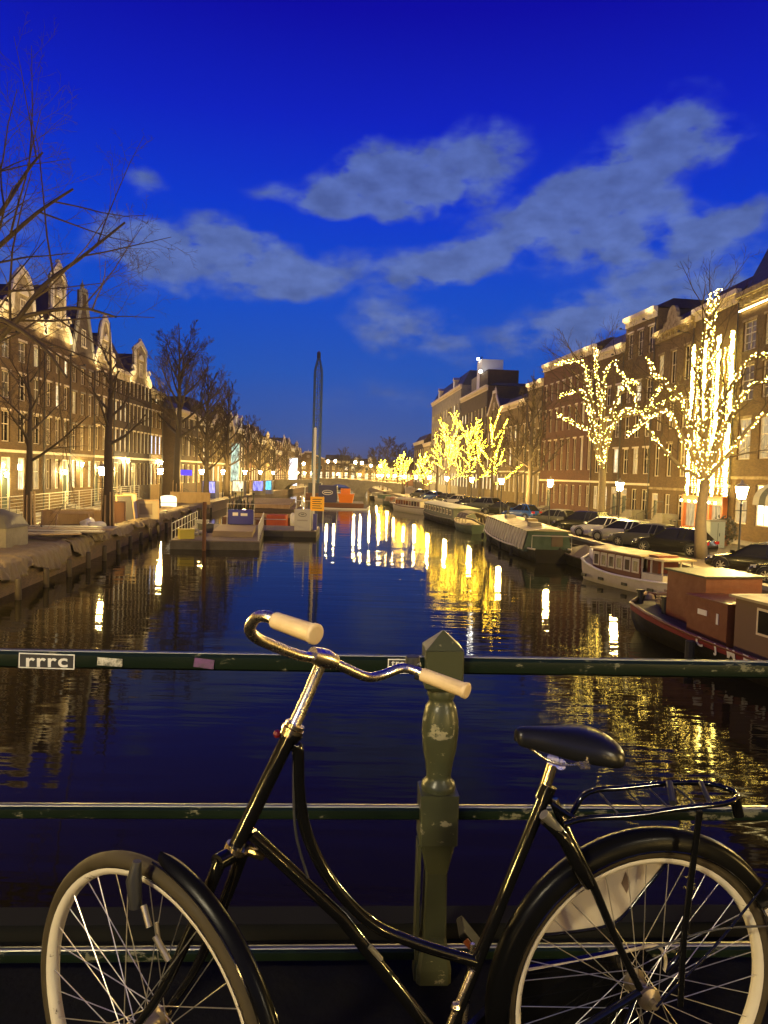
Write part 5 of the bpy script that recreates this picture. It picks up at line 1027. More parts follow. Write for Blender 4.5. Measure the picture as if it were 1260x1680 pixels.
def figure(root):
    vs = [((0,0,1.0),.16),((0,0,1.25),.155),((0,0,1.45),.17),((0,0,1.56),.07),((.12,0,.92),.10),((.13,.02,.5),.075),((.13,0,.08),.055),((.14,.16,.03),.045),((-.12,0,.92),.10),((-.14,-.04,.5),.075),((-.16,-.06,.08),.055),((-.16,.10,.03),.045),
          ((.2,0,1.44),.075),((.27,.05,1.16),.052),((.22,.26,1.05),.042),((.18,.34,1.03),.038),((-.2,0,1.44),.075),((-.27,.06,1.16),.052),((-.20,.28,1.1),.042),((-.16,.36,1.1),.038),((0,.01,1.66),.075),((0,.02,1.78),.09)]
    ed = [(0,1),(1,2),(2,3),(0,4),(4,5),(5,6),(6,7),(0,8),(8,9),(9,10),(10,11),(2,12),(12,13),(13,14),(14,15),(2,16),(16,17),(17,18),(18,19),(3,20),(20,21)]
    me = bpy.data.meshes.new('body'); me.from_pydata([v for v, _ in vs], ed, []); o = bpy.data.objects.new('body', me); COL.objects.link(o); o.parent = root
    md = o.modifiers.new('skin', 'SKIN'); 
    for i, (_, r) in enumerate(vs): me.skin_vertices[0].data[i].radius = (r, r)
    me.skin_vertices[0].data[0].use_root = True
    o.modifiers.new('sub', 'SUBSURF').levels = 1; o.modifiers['sub'].render_levels = 1
    me.materials.append(M('work_clothes', (.03,.03,.035), .8)); 
    MB().ball((0,.03,1.79), .105, 8, (1,1,.8)).build('helmet', M('helmet', (.12,.11,.08), .4), root, smooth=True)
try: figure(per)
except Exception as e: print('figure', e)
# timber barge, orange box, cabinet pontoon
tbg = thing('timber_barge', 'flat barge loaded with rows of timber beams behind the pontoon', 'barge', (-11.8,76,0), R(5)); MB().box((-3.6,-9,-.3),(3.6,9,.75)).build('hull', RUST, tbg)
for k in range(11):
    for j in range(3): MB().box((-3.3,-8.4+k*1.5,.76+j*.42),(3.2-.4*j,-7.7+k*1.5,1.12+j*.42)).build('beam', DARKW if (k+j) % 2 else PLANK, tbg)
ob = thing('orange_container', 'orange-red steel tank box at the near end of the timber barge', 'container', (xat(455,66,.5),66.0,.0)); MB().box((-.85,-.8,-.2),(.85,.8,1.15)).build('body', M('orange_red', (.48,.08,.02), .5), ob, bevel=.05)
for k in range(3): MB().box((-.6+k*.5,-.83,.3),(-.45+k*.5,-.802,1.0)).build('stiffener', M('orange_red', (.48,.08,.02), .5), ob)
for k, x in enumerate((-.2,.35)): f = thing('fender_buoy', ['white cylindrical fender beside the orange tank','white cylindrical fender further right of the orange tank'][k], 'buoy', (xat([480,488][k],64,.6),64,.25)); MB().lathe([(.05,0),(.2,.1),(.22,.5),(.22,1.0),(.1,1.2)], 10).build('body', WHITE, f, smooth=True); MB().tube([(0,0,1.2),(0,0,1.5)], .02, 4).build('rope', IRON, f)
cp = thing('cabinet_pontoon', 'low dark pontoon carrying the pale control cabinet', 'pontoon', (-7.6,59.3,0), R(2)); MB().box((-2.7,-2.6,-.3),(2.35,2.6,.42)).build('hull', M('dark_pontoon', (.04,.036,.028), .7), cp, bevel=.03); MB().box((-2.65,-2.55,.424),(2.3,2.55,.47)).build('deck', GRIME, cp); MB().tube([(-2.5,-2.4,.47),(-2.5,-2.4,1.3),(0,-2.4,1.3)], .03, 5).tube([(2.2,-2.4,.47),(2.2,2.4,.47)], .04, 5).build('rail', STEEL, cp)
cx = xat(497,57.4,1.2); cab_ = thing('control_cabinet', 'pale grey control cabinet with a round emblem on the small pontoon', 'cabinet', (cx,57.4,.475)); MB().box((-.62,-.4,0),(.62,.4,1.65)).build('body', M('cabinet_white', (.52,.50,.40), .5), cab_, bevel=.03)
MB().tube([(-.55,0,1.65),(-.55,0,2.3),(.75,0,2.3),(.75,0,1.65)], .035, 5).tube([(.1,0,1.65),(.1,0,3.4)], .05, 6).build('frame', STEEL, cab_)
em = MB(); em.tube([(.30*math.cos(a),-.41,1.25+.15*math.sin(a)) for a in [k*math.pi/8 for k in range(17)]], .018, 4); em.build('emblem_ring', IRON, cab_); text('emblem_lettering', 'WP', .16, Matrix.Translation((cx,57.4-.405,.475+1.25)) @ Matrix.Rotation(R(90),4,'X'), IRON, cab_, .003, .004); MB().box((-.4,-.41,.75),(.4,-.402,.85)).build('label', M('label_grey', (.35,.33,.27), .6), cab_)
ys_ = thing('yellow_notice_board', 'orange-yellow notice board beside the pale cabinet', 'sign', (xat(521,57.6,2),57.4,.475)); MB().tube([(-.5,0,0),(-.5,0,2.7)], .035, 6).tube([(.45,0,0),(.45,0,2.7)], .035, 6).build('posts', STEEL, ys_)
MB().box((-.55,-.07,1.55),(.52,-.04,2.65)).build('board', M('notice_yellow', (.85,.36,.01), .45, emit=((1,.5,.02), .22)), ys_)  # faint glow added to the board's own yellow
for k in range(5): MB().box((-.40,-.078,2.42-k*.17),(.36-.12*(k%2),-.0705,2.48-k*.17)).build('text_line', DARKW, ys_)
MB().box((-.32,.0,.05),(-.02,.3,1.3)).build('drum', BLU, ys_)
ms = thing('white_mast', 'tall slim white mast standing on the small pontoon', 'mast', (xat(514.5,58.6,3),58.6,.47)); MB().tube([(0,0,0),(0,0,7.9)], .10, 8).build('pole', WHITE, ms); MB().lathe([(.2,0),(.2,.1)], 8).build('foot', STEEL, ms); MB().lathe([(.08,7.9),(.1,8.0),(.02,8.1)], 6).build('cap', WHITE, ms)
# far barge with navy and orange containers, boom
fbg = thing('flat_barge', 'far low barge carrying the navy and the orange containers', 'barge', (-6.4,112,0), R(3)); MB().box((-3.6,-4,-.3),(3.2,4,.6)).build('hull', RUST, fbg); MB().box((-3.55,-3.95,.604),(3.15,3.95,.65)).build('deck', GRIME, fbg)
nv = thing('navy_container', 'navy blue site container with an oval white emblem', 'container', (xat(537,109,1.6),110.5,.655)); MB().box((-1.35,-1.2,0),(1.35,1.2,2.5)).build('body', M('navy_steel', (.03,.03,.10), .5), nv, bevel=.04)
MB().tube([(.75*math.cos(a),-1.22,1.45+.32*math.sin(a)) for a in [k*math.pi/10 for k in range(21)]], .05, 4).build('emblem_ring', WHITE, nv); MB().box((-.5,-1.23,1.38),(.5,-1.202,1.52)).build('emblem_bar', WHITE, nv)
oc = thing('orange_skip', 'bright orange skip container right of the navy one', 'container', (xat(567,109,1.2),110.3,.655)); OR_ = M('skip_orange', (.75,.20,.01), .5); MB().loft([[(-.95,-1,0),(.95,-1,0),(.95,1,0),(-.95,1,0)],[(-1.15,-1.2,1.2),(1.15,-1.2,1.2),(1.15,1.2,1.2),(-1.15,1.2,1.2)]]).box((-1.2,-1.25,1.204),(1.2,1.25,1.32)).build('body', OR_, oc); MB().box((-.8,-.6,1.324),(.6,.6,2.1)).build('top_box', OR_, oc)
bo = thing('floating_boom', 'long thin pale floating boom lying across the water', 'boom', (-6,102,.08)); MB().tube([(xat(530,103,0),103,.08),(xat(560,102,0),102,.08),(xat(604,103,0),103,.08)], .11, 6).build('tube', WHITE, bo, world=True); MB().ball((xat(604,103,0),103,.2), .22, 6).build('float', WHITE, bo, world=True)
# lit kiosks on the left quay
BLU_K = M('kiosk_blue', (.05,.06,.2), .5)
for i, (px, Y, c, lb) in enumerate(((360,100,(.45,.42,1),'violet-blue lit kiosk behind the fourth lamp'),(437,118,(.30,.30,1),'blue-violet lit kiosk by the left quay lamps'),(450,126,(.15,.75,1),'turquoise lit kiosk beside the blue-violet one'),(405,112,(1,.85,.5),'warm lit market kiosk past the dense narrow trees'))):
    k_ = thing('kiosk', lb, 'kiosk', (xat(px,Y,QZ)-1.2,Y,QZ)); MB().box((-.9,-1,0),(.9,1,.7)).box((-.9,-1,.701),(-.8,1,2.2)).box((.8,-1,.701),(.9,1,2.2)).box((-1.0,-1.2,2.204),(1.0,1.2,2.3)).build('frame', [BLU_K, GREYST][i % 2], k_); MB().box((-.79,-.9,.71),(.79,.9,2.19)).build('lit_front', pane_mat(f'kiosk_glow_{["violet","blue","cyan","warm"][i]}', c, 2.0, .7), k_)
sg = thing('shop_sign', 'small violet lit hanging sign on the dark corner house side', 'sign', (xat(303,94.2,4.2),94.2,QZ)); MB().box((-1.0,-.05,3.0),(.9,.05,3.7)).build('panel', emis_mat('sign_violet', (.10,.06,.8), 1.6), sg); MB().bar((-1.0,0,3.75),(1.0,0,3.75),.05).build('bracket', IRON, sg)
sg = thing('lit_banner', 'tall glaring white lit facade banner near the white mast', 'sign', (xat(480,182,5),182,QZ)); MB().box((-.9,-.1,.5),(1.1,.1,7.2)).build('panel', emis_mat('banner_white', (.95,.92,1), 2.2), sg); MB().tube([(-.9,.2,0),(-.9,.2,7.4),(1.1,.2,7.4),(1.1,.2,0)], .08, 5).build('frame', STEEL, sg)
sg = thing('lit_banner', 'pale blue-green glowing panel added for a brightly lit spot between the bare trees', 'sign', (xat(386,122,6),122.0,QZ)); MB().box((-.7,-.1,2.0),(.6,.1,8.2)).build('panel', pane_mat('lit_patch_glow', (.72,1,.80), 1.2, .8), sg); MB().tube([(-.7,.2,0),(-.7,.2,8.4),(.6,.2,8.4),(.6,.2,0)], .08, 5).build('frame', STEEL, sg)  # added glowing panel standing for a pale lit patch, not a real screen
# crane
cr_ = thing('lattice_crane', 'tall blue-grey lattice crane boom rising over the left side of the canal', 'crane', (xat(518,150,3),150,1.1)); LB = M('crane_blue', (.06,.13,.20), .5)
MB().box((-2,-3,-1.4),(2,3,-.2)).build('barge', RUST, cr_); MB().box((-1.3,-2,-.196),(1.3,2,1.8)).build('cab', M('crane_dark', (.04,.05,.06), .5), cr_)
Hh = 25.0; mb = MB(); W_ = lambda z: .70*min(1, .6+z/6, .22+max(0, Hh-z)/3.2)
N_ = 22
for sx in (-1,1):
    for sy in (-1,1):
        mb.tube([(sx*W_(z), sy*W_(z), 1.8+z) for z in [Hh*k/N_ for k in range(N_+1)]], .19, 4)
mb.build('boom_chord', LB, cr_)['kind'] = 'stuff'; mb = MB()
for k in range(N_):
    z0, z1 = Hh*k/N_, Hh*(k+1)/N_; a, c = W_(z0), W_(z1); s = 1 if k % 2 else -1
    for sy in (-1,1): mb.bar((-s*a,sy*a,1.8+z0),(s*c,sy*c,1.8+z1),.08).bar((-c,sy*c,1.8+z1),(c,sy*c,1.8+z1),.07)
    for sx in (-1,1): mb.bar((sx*a,-s*a,1.8+z0),(sx*c,s*c,1.8+z1),.08)
mb.build('boom_lacing', LB, cr_)['kind'] = 'stuff'
MB().box((-.35,-.35,1.8+Hh),(.35,.35,3.0+Hh)).build('boom_head', IRON, cr_); MB().tube([(0,-.9,1.6+Hh),(0,-1.1,3)], .05, 4).tube([(.2,.9,1.6+Hh),(.2,1.4,3)], .05, 4).build('cable', IRON, cr_); MB().lathe([(.12,3.0+Hh),(.12,3.3+Hh)], 6).build('warning_lamp', TLM, cr_)
# ------------------------------------------------------------------ the bridge railing
RGREEN = M('old_green_paint', (.028,.036,.018), .38, var=(9, (.05,.06,.03), .22), bump=(30,.35,.004))
def worn(name, base, chip, thr, scale=18):
    if name in MATS: return MATS[name]
    m = M(name, base, .35, bump=(60,.25,.002), spec=.28); nt = m.node_tree; N = nt.nodes; b = N['Principled BSDF']; tc = N.new('ShaderNodeTexCoord')
    mp = N.new('ShaderNodeMapping'); mp.inputs['Scale'].default_value = (.55,1,1); nt.links.new(tc.outputs['Object'], mp.inputs[0])
    n = N.new('ShaderNodeTexNoise'); n.inputs['Scale'].default_value = scale; n.inputs['Detail'].default_value = 7; n.inputs['Roughness'].default_value = .72; nt.links.new(mp.outputs[0], n.inputs[0])
    n2 = N.new('ShaderNodeTexNoise'); n2.inputs['Scale'].default_value = scale*.16; n2.inputs['Detail'].default_value = 2; nt.links.new(mp.outputs[0], n2.inputs[0])
    a = N.new('ShaderNodeMath'); a.operation = 'MULTIPLY_ADD'; a.inputs[1].default_value = .6; nt.links.new(n2.outputs[0], a.inputs[0]); nt.links.new(n.outputs[0], a.inputs[2])
    r = N.new('ShaderNodeValToRGB'); r.color_ramp.elements[0].position = thr; r.color_ramp.elements[1].position = thr+.035; r.color_ramp.elements[0].color = (*base,1); r.color_ramp.elements[1].color = (*chip,1)
    nt.links.new(a.outputs[0], r.inputs[0]); nt.links.new(r.outputs[0], b.inputs['Base Color'])
    rr = N.new('ShaderNodeMapRange'); rr.inputs[1].default_value = thr; rr.inputs[2].default_value = thr+.04; rr.inputs[3].default_value = .32; rr.inputs[4].default_value = .85; nt.links.new(a.outputs[0], rr.inputs[0]); nt.links.new(rr.outputs[0], b.inputs['Roughness'])
    return m
RPAINT = worn('worn_green_paint', (.005,.010,.005), (.11,.105,.06), .925, 34)
PPAINT = worn('post_green_paint', (.044,.047,.022), (.22,.20,.11), .93, 30)
rl = thing('bridge_railing', 'dark green iron bridge railing with three rails and a turned post', 'railing', (POSTC.x, POSTC.y, DZ), R(3.3))
zt = [S(600, y, 2.08).z - DZ for y in (1076, 1324, 1556)]; zb = [S(600, y, 2.08).z - DZ for y in (1103, 1344, 1575)]
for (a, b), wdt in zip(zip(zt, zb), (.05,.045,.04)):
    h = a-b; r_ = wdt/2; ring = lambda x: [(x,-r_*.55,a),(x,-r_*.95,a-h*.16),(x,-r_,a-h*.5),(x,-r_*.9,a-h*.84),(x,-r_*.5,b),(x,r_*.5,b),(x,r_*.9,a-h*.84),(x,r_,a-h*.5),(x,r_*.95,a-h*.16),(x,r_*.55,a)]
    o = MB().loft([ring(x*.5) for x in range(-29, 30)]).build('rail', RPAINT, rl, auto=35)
    # pale strip on the rail top: its bright light line put into colour
    MB().loft([[(x*.5,-r_*.56,a-.0005),(x*.5,-r_*.5,a+.0010),(x*.5,-r_*.22,a+.0010),(x*.5,-r_*.2,a-.0005)] for x in range(-29, 30)]).build('highlight_edge', M('painted_highlight', (.40,.38,.27), .4, .3), rl)
def sq(s, z, c=0): return [(-s+c,-s,z),(s-c,-s,z),(s,-s+c,z),(s,s-c,z),(s-c,s,z),(-s+c,s,z),(-s,s-c,z),(-s,-s+c,z)]
def zz(py): return S(727, py, 2.05).z - DZ
def post(x):
    t = thing('railing_post', 'turned green iron post with pyramid cap between the handlebar grips' if x == 0 else f'turned green railing post, {"first" if abs(x) < 3 else "second"} one {"left" if x < 0 else "right"} of the post in view', 'post', rl.location + Vector((x*math.cos(R(3.3)), x*math.sin(R(3.3)), 0)), R(3.3), None)
    s = .054
    zc, z1, z2 = zz(1040), zz(1068), zz(1130)
    MB().loft([sq(.002,zc,.0005),sq(s,z1,.004)], ).build('cap', PPAINT, t); MB().loft([sq(s,z1-.0015,.004),sq(s,z2,.004),sq(s*.8,z2-.012,.01)]).build('head', PPAINT, t)
    zs = [zz(p) for p in (1128,1138,1146,1152,1158,1166,1174,1190,1212,1240,1262,1280,1288,1294,1302,1310)]
    rs = [.034,.037,.042,.037,.034,.043,.047,.052,.053,.048,.040,.036,.036,.047,.050,.045]
    MB().lathe(list(zip(rs, zs)), 28).build('baluster', PPAINT, t, auto=50)
    z3, z4, z5 = zz(1306), zz(1388), zz(1440)
    MB().loft([sq(s,z4,.004),sq(s,z3,.004)]).build('block', PPAINT, t)
    MB().loft([sq(.032,z5,.006),sq(s*.9,z4-.0015,.008)]).build('taper', PPAINT, t)
    MB().loft([sq(.034,zz(1545),.005),sq(.031,z5-.001,.005)]).build('shaft', PPAINT, t)
    MB().box((-.056,-.03,.0),(-.046,.03,z4-.01)).build('side_strap', PPAINT, t); MB().loft([sq(.05,.0,.01),sq(.05,.04,.01),sq(.034,zz(1545)-.001,.008)]).build('foot', PPAINT, t)
for x in (0, -2.7, 2.7, 5.4, -5.4): post(x)
# stickers on the top rail
RF = Matrix.Translation(rl.location) @ Matrix.Rotation(R(3.3), 4, 'Z')
def sticker(label, px, w, h, mat, txt=None, tmat=None, size=.02, back=None, tilt=0, py=None, off=.0006, sx=1):
    Y = 2.08; x = ((S(px, 1090, Y) - rl.location)).x/math.cos(R(3.3)); zc = (zt[0]+zb[0])/2
    root = thing('sticker', label, 'sticker', RF @ Vector((x, -.0262, zc)), R(3.3)); MB().box((-w/2,-.0008,-h/2),(w/2,0,h/2), Matrix.Rotation(tilt, 4, 'Y')).build('paper', mat, root)
    if back: MB().box((-w/2+.003,-.0013,-h/2+.003+back[1]),(w/2-.003-back[2],-.0009,h/2-.003), Matrix.Rotation(tilt, 4, 'Y')).build('print_ground', back[0], root)
    if txt: text('lettering', txt, size, RF @ Matrix.Translation((x-(back[2]/2 if back else 0), -.0283, zc+(back[1]/2 if back else 0))) @ Matrix.Rotation(R(90), 4, 'X'), tmat, root, .0002, size*.02, 1.12, sx)
PAPER = M('sticker_paper', (.55,.54,.48), .5); INK = M('sticker_ink', (.015,.015,.015), .5)
sticker('white and black sticker with bold rounded letters rrrc on the top rail', 94, .150, .042, PAPER, 'rrrc', PAPER, .050, (INK,0,0), .02, sx=1.28)
sticker('torn white sticker on the top rail right of the lettered one', 192, .068, .022, M('torn_paper', (.5,.47,.36), .7, var=(40,(.1,.1,.07),.1)), tilt=.06)
sticker('small faded purple sticker on the top rail', 340, .055, .026, M('purple_paper', (.13,.05,.15), .5, var=(40,(.06,.04,.06),.15)), tilt=.12)
sticker('white sticker with tree lettering beside the turned post', 656, .072, .042, PAPER, 'tree', PAPER, .024, (INK,.018,0), 0, sx=1.15)

# ------------------------------------------------------------------ the bicycle
BP = M('black_bike_enamel', (.003,.003,.003), .10, spec=.5, bump=(50,.10,.0005)); CH = M('bike_chrome', (.88,.80,.62), .27, 1, var=(60,(.55,.46,.33),.12)); GRIP = M('cream_grip_rubber', (.62,.47,.24), .5, var=(30,(.50,.36,.17),.3))
RIMP = worn('worn_cream_rim', (.50,.45,.32), (.06,.045,.03), .93, 16); TYR = M('brown_tyre', (.026,.019,.008), .7, var=(30,(.055,.042,.02),.3), spec=.2); LEA = M('black_saddle', (.006,.006,.006), .3, spec=.35, bump=(120,.2,.001)); MUD = M('mudguard_black', (.003,.003,.003), .28, spec=.07, bump=(14,.12,.004)); SPK = M('spoke_steel', (.55,.52,.45), .3, .9)
RH = Vector(S(1052, 1622, 1.67)); FH = Vector(S(238, 1686, 1.43))
bx_ = Vector((RH.x-FH.x, RH.y-FH.y, 0)).normalized(); bn = Vector((bx_.y, -bx_.x, 0))   # bn points to the camera side
bike = thing('bicycle', 'black step-through city bicycle with cream grips leaning by the bridge railing', 'bicycle', (.05, 1.55, DZ), 0)
def K(px, py, off=0.0):
    """pixel -> point in the bicycle's middle plane, shifted off metres towards the viewer's side"""
    d = CAMR @ Vector(((px-630)/F, -(py-840)/F, -1)); t = ((RH - CAMP).dot(bn) + off)/d.dot(bn); return CAMP + d*t
def T(name, pts, r, mat=None, parent=None, n=12, sm=4, **k):
    pts = cr(pts, sm) if len(pts) > 2 and sm else pts
    if isinstance(r, (list, tuple)) and len(r) != len(pts): r = [lerp(list(enumerate(r)), i*(len(r)-1)/(len(pts)-1)) for i in range(len(pts))]
    mb = MB().tube(pts, r, n); return mb.build(name, mat or BP, parent or bike, smooth=False, world=True if not parent else False, auto=45)
fr = MB()
fr.tube([K(477,1203), K(386,1392)], .0165, 14); fr.tube([K(412,1368), K(560,1505), K(706,1690), K(800,1815)], .0138, 12)
fr.tube(cr([K(480,1222), K(489,1232), K(491,1300), K(505,1372), K(545,1448), K(610,1515), K(690,1550), K(782,1578)], 5), .0125, 12)
fr.tube([K(899,1292), K(782,1580), K(700,1790)], .0138, 12)
fr.build('frame', BP, bike, world=True, auto=40)
MB().tube([K(900,1288), K(890,1312)], .019, 12).build('lug', BP, bike, world=True, auto=40); MB().tube([K(484,1198), K(475,1208)], .022, 12).build('lug', BP, bike, world=True, auto=40)
T('brake_rod', [K(484,1228,.004), K(482,1300,.004), K(486,1370,.004), K(505,1440,.004)], .003, IRON)
for s in (1, -1):
    T('seat_stay', [K(908,1312,.012*s), K(935,1375,.03*s), K(972,1450,.045*s), K(1012,1545,.055*s), K(1050,1622,.06*s)], [.011,.011,.010,.009,.008]); T('chain_stay', [K(765,1800,.02*s), K(900,1720,.05*s), K(1050,1628,.06*s)], .009)
MB().tube([K(907,1252), K(893,1296)], .0125, 12).build('seat_post', M('brassy_chrome', (.75,.62,.36), .2, 1), bike, world=True, auto=40)
hs = MB()
for (p, r) in ((1190,.021),(1197,.024),(1204,.0215)): 
    q = K(480-(p-1197)*.48,p); d = (K(477,1203)-K(386,1392)).normalized(); hs.tube([q+d*.004, q-d*.004], r, 16)
q = K(387,1392); d = (K(477,1203)-K(386,1392)).normalized(); hs.tube([q+d*.006, q-d*.006], .023, 16)
hs.build('headset', M('headset_gold', (.75,.6,.36), .22, 1), bike, world=True, auto=40)
# stem and handlebar
CL = S(531, 1080, 1.52)
MB().tube([K(480,1196), S(505,1140,1.515), S(526,1090,1.52)], [.0135,.0125,.0125], 14).build('stem', CH, bike, world=True, auto=40)
MB().tube([S(512,1074,1.50), CL, S(548,1086,1.54)], [.017,.021,.017], 14).build('handlebar_clamp', CH, bike, world=True, auto=40); MB().tube([S(545,1076,1.53), S(543,1090,1.535)], .006, 8).build('clamp_bolt', CH, bike, world=True)
hbp = [S(452,1018,1.305), S(436,1011,1.315), S(420,1014,1.33), S(410,1030,1.345), S(416,1043,1.365), S(440,1056,1.40), S(490,1075,1.47), (531,1081,1.52), (560,1093,1.55), (600,1110,1.59), (625,1108,1.615), (655,1097,1.635), (675,1098,1.635), (700,1109,1.62)]
hbp = [p if isinstance(p, Vector) else S(*p) for p in hbp]
hb_ = T('handlebar', hbp, .0108, CH, n=14, sm=6)
def grip(a, b, r0, r1):
    a = Vector(a); b = Vector(b); d = (b-a).normalized(); x = d.orthogonal().normalized(); y = d.cross(x); rings = []; N_ = 34
    for t, r in ((-.02,r0*.8),(0,r0),(.03,r0*1.03),(.9,r1),(.92,r1*1.08),(.985,r1*1.10),(1.0,r1*1.0),(1.001,r1*.72)):
        rings.append([a+(b-a)*t+(x*math.cos(6.2832*k/N_)+y*math.sin(6.2832*k/N_))*(r*(1-(.085 if k % 2 and .02 < t < .91 else 0))) for k in range(N_)])
    mb = MB().loft(rings); mb.build('grip', GRIP, bike, world=True, auto=60)
grip(S(452,1018,1.306), S(519,1041,1.235), .0150, .0166); grip(S(694,1107,1.625), S(767,1134,1.56), .0150, .0160)
MB().tube([S(677,1076,1.66), S(677,1098,1.66)], [.0165,.0165], 16).build('bell', BLK, bike, world=True, auto=40, bevel=.003); MB().tube([S(677,1092,1.655), S(690,1090,1.65)], .006, 8).build('bell_lever', BLK, bike, world=True)
MB().tube([S(683,1104,1.632), S(690,1107,1.63)], .014, 12).build('bar_collar', BLK, bike, world=True)
MB().ball(K(455,1204,-.01), .009, 8).build('front_reflector', M('dark_reflector', (.10,.005,.004), .3), bike, world=True)
# wheels: true circles
def wheel(hub, ax, label_rim=RIMP, seed=1, RO=.348, tyre_w=.017):
    u = Vector((0,0,1)); v = ax.cross(u).normalized(); rot = Matrix((v, ax, u)).transposed().to_4x4()
    t = bpy.data.objects.new('wheel', None); COL.objects.link(t); t.parent = bike; t.matrix_world = Matrix.Translation(hub-Vector(bike.location)) @ rot
    t.matrix_basis = Matrix.Translation(hub-Vector(bike.location)) @ rot
    n = 72; tor = lambda R_, rr_, m, sy=1: [[((R_+rr_*math.cos(2*math.pi*j/m))*math.cos(2*math.pi*i/n), sy*rr_*math.sin(2*math.pi*j/m), (R_+rr_*math.cos(2*math.pi*j/m))*math.sin(2*math.pi*i/n)) for j in range(m)] for i in range(n+1)]
    MB().loft(tor(RO-tyre_w, tyre_w, 12), cap=False).build('tyre', TYR, t, smooth=True)
    pr = [(RO-.031,-.012),(RO-.029,-.0145),(RO-.035,-.0145),(RO-.043,-.010),(RO-.045,0),(RO-.043,.010),(RO-.035,.0145),(RO-.029,.0145),(RO-.031,.012),(RO-.040,0)]
    MB().loft([[(r*math.cos(2*math.pi*i/n), y, r*math.sin(2*math.pi*i/n)) for r, y in pr] for i in range(n+1)], cap=False).build('rim', label_rim, t, auto=50)
    MB().lathe([(.009,-.06),(.009,-.045),(.026,-.038),(.028,-.030),(.018,-.026),(.016,.026),(.028,.030),(.026,.038),(.009,.045),(.009,.06)], 18, mtx=Matrix.Rotation(R(90),4,'X')).build('hub', M('dirty_hub', (.25,.2,.13), .4, .8), t, auto=50)
    me = MB().tube([(0,0,0),(0,0,1)], .0011, 5).mesh('spoke', SPK)
    for k in range(36):
        a = 2*math.pi*k/36; s = 1 if k % 2 else -1; c = 1 if (k//2) % 2 else -1; ha = a+c*1.15
        p = Vector((.025*math.cos(ha), s*.032, .025*math.sin(ha))); q = Vector(((RO-.043)*math.cos(a), s*.004, (RO-.043)*math.sin(a))); d = q-p
        o = bpy.data.objects.new('spoke', me); COL.objects.link(o); o.parent = t; o.location = p; o.rotation_mode = 'QUATERNION'; o.rotation_quaternion = d.to_track_quat('Z', 'Y'); o.scale = (1,1,d.length)
    return t
wr_ = wheel(RH, -bn)
SA = 33.5
FN = Vector((-math.sin(R(SA)), -math.cos(R(SA)), 0)); FU = Vector((math.cos(R(SA)), -math.sin(R(SA)), 0))   # axle towards viewer; rearward direction
wf_ = wheel(FH, -FN)
def FP(ang, r, y=0.0): return FH + FU*(r*math.cos(R(ang))) + Vector((0,0,1))*(r*math.sin(R(ang))) + FN*y
def RP(ang, r, y=0.0): return RH + bx_*(r*math.cos(R(ang))) + Vector((0,0,1))*(r*math.sin(R(ang))) + bn*y
def guard(name, PF, a0, a1, r, w, mat, n=30, thick=.03):
    mb = MB(); rings = []
    for i in range(n+1):
        a = a0+(a1-a0)*i/n; e = min(1, min(i, n-i)/2+.35)
        pr = [(-w,-thick),(-w*.96,-.008),(-w*.6,.004),(0,.008),(w*.6,.004),(w*.96,-.008),(w,-thick),(w*.93,-thick),(w*.88,-.010),(0,.004),(-w*.88,-.010),(-w*.93,-thick)]
        rings.append([PF(a, r+dz, y*e) for y, dz in pr])
    mb.loft(rings).build(name, mat, bike, world=True, auto=55)
    MB().tube([PF(a0+(a1-a0)*i/n, r-thick, w) for i in range(n+1)], .0022, 6).build('mudguard_bead', BP, bike, world=True, auto=50); MB().tube([PF(a0+(a1-a0)*i/n, r-thick, -w) for i in range(n+1)], .0022, 6).build('mudguard_bead', BP, bike, world=True, auto=50)
guard('mudguard', FP, 84, -25, .371, .019, MUD, thick=.008); guard('mudguard', RP, 188, 28, .377, .027, MUD, thick=.036)
guard('mudguard_tail', RP, 27.5, 2, .380, .032, M('white_tail_paint', (.58,.52,.36), .4, var=(12,(.3,.25,.16),.2)))
T('mudguard_stay', [FP(-12,.37,.03), FP(-8,.2,.05), FH+FN*.055], .0025, SPK); T('mudguard_stay', [RP(40,.38,.034), RP(38,.2,.05), RH+bn*.06], .003, BP)
# fork
q1 = K(372,1404); crown = K(383,1400)
for s in (1, -1):
    c = crown + FN*(.034*s) - Vector((0,0,.01)); T('fork_blade', [c+Vector((0,0,.012)), FH*.32+c*.68+FU*.012, FH*.68+c*.32+FU*.02+Vector((0,0,0)), FH*.90+c*.10+FU*.008, FH+FN*(.052*s)+(-FU)*.004] if False else [c+Vector((0,0,.012)), c.lerp(FH+FN*(.05*s), .35)+FU*.012, c.lerp(FH+FN*(.05*s), .7)+FU*.020, FH+FN*(.052*s)], [.0135,.012,.0095,.007], CH if False else BP)
MB().tube([crown+FN*.045, crown-FN*.045], .017, 12).build('fork_crown', BP, bike, world=True, auto=40)
MB().tube([K(404,1396,.01), K(430,1404,-.01)], [.008,.010], 10).build('fork_lock', M('headset_gold', (.75,.6,.36), .22, 1), bike, world=True)
# dynamo and small lamp hanging at the front rim
dy = MB().tube([FP(86,.372,.045), FP(86,.335,.05), FP(84,.285,.05)], [.008,.015,.012], 12).build('dynamo', BLK, bike, world=True, auto=40)
MB().tube([FP(80,.30,.05), FP(74,.275,.055)], .006, 10).tube([FP(72,.29,.05), FP(68,.26,.05)], .004, 8).tube([FP(70,.27,.055), FP(60,.25,.05)], .006, 10).build('dynamo_bracket', M('dull_steel', (.25,.22,.17), .4, .8), bike, world=True, auto=40)
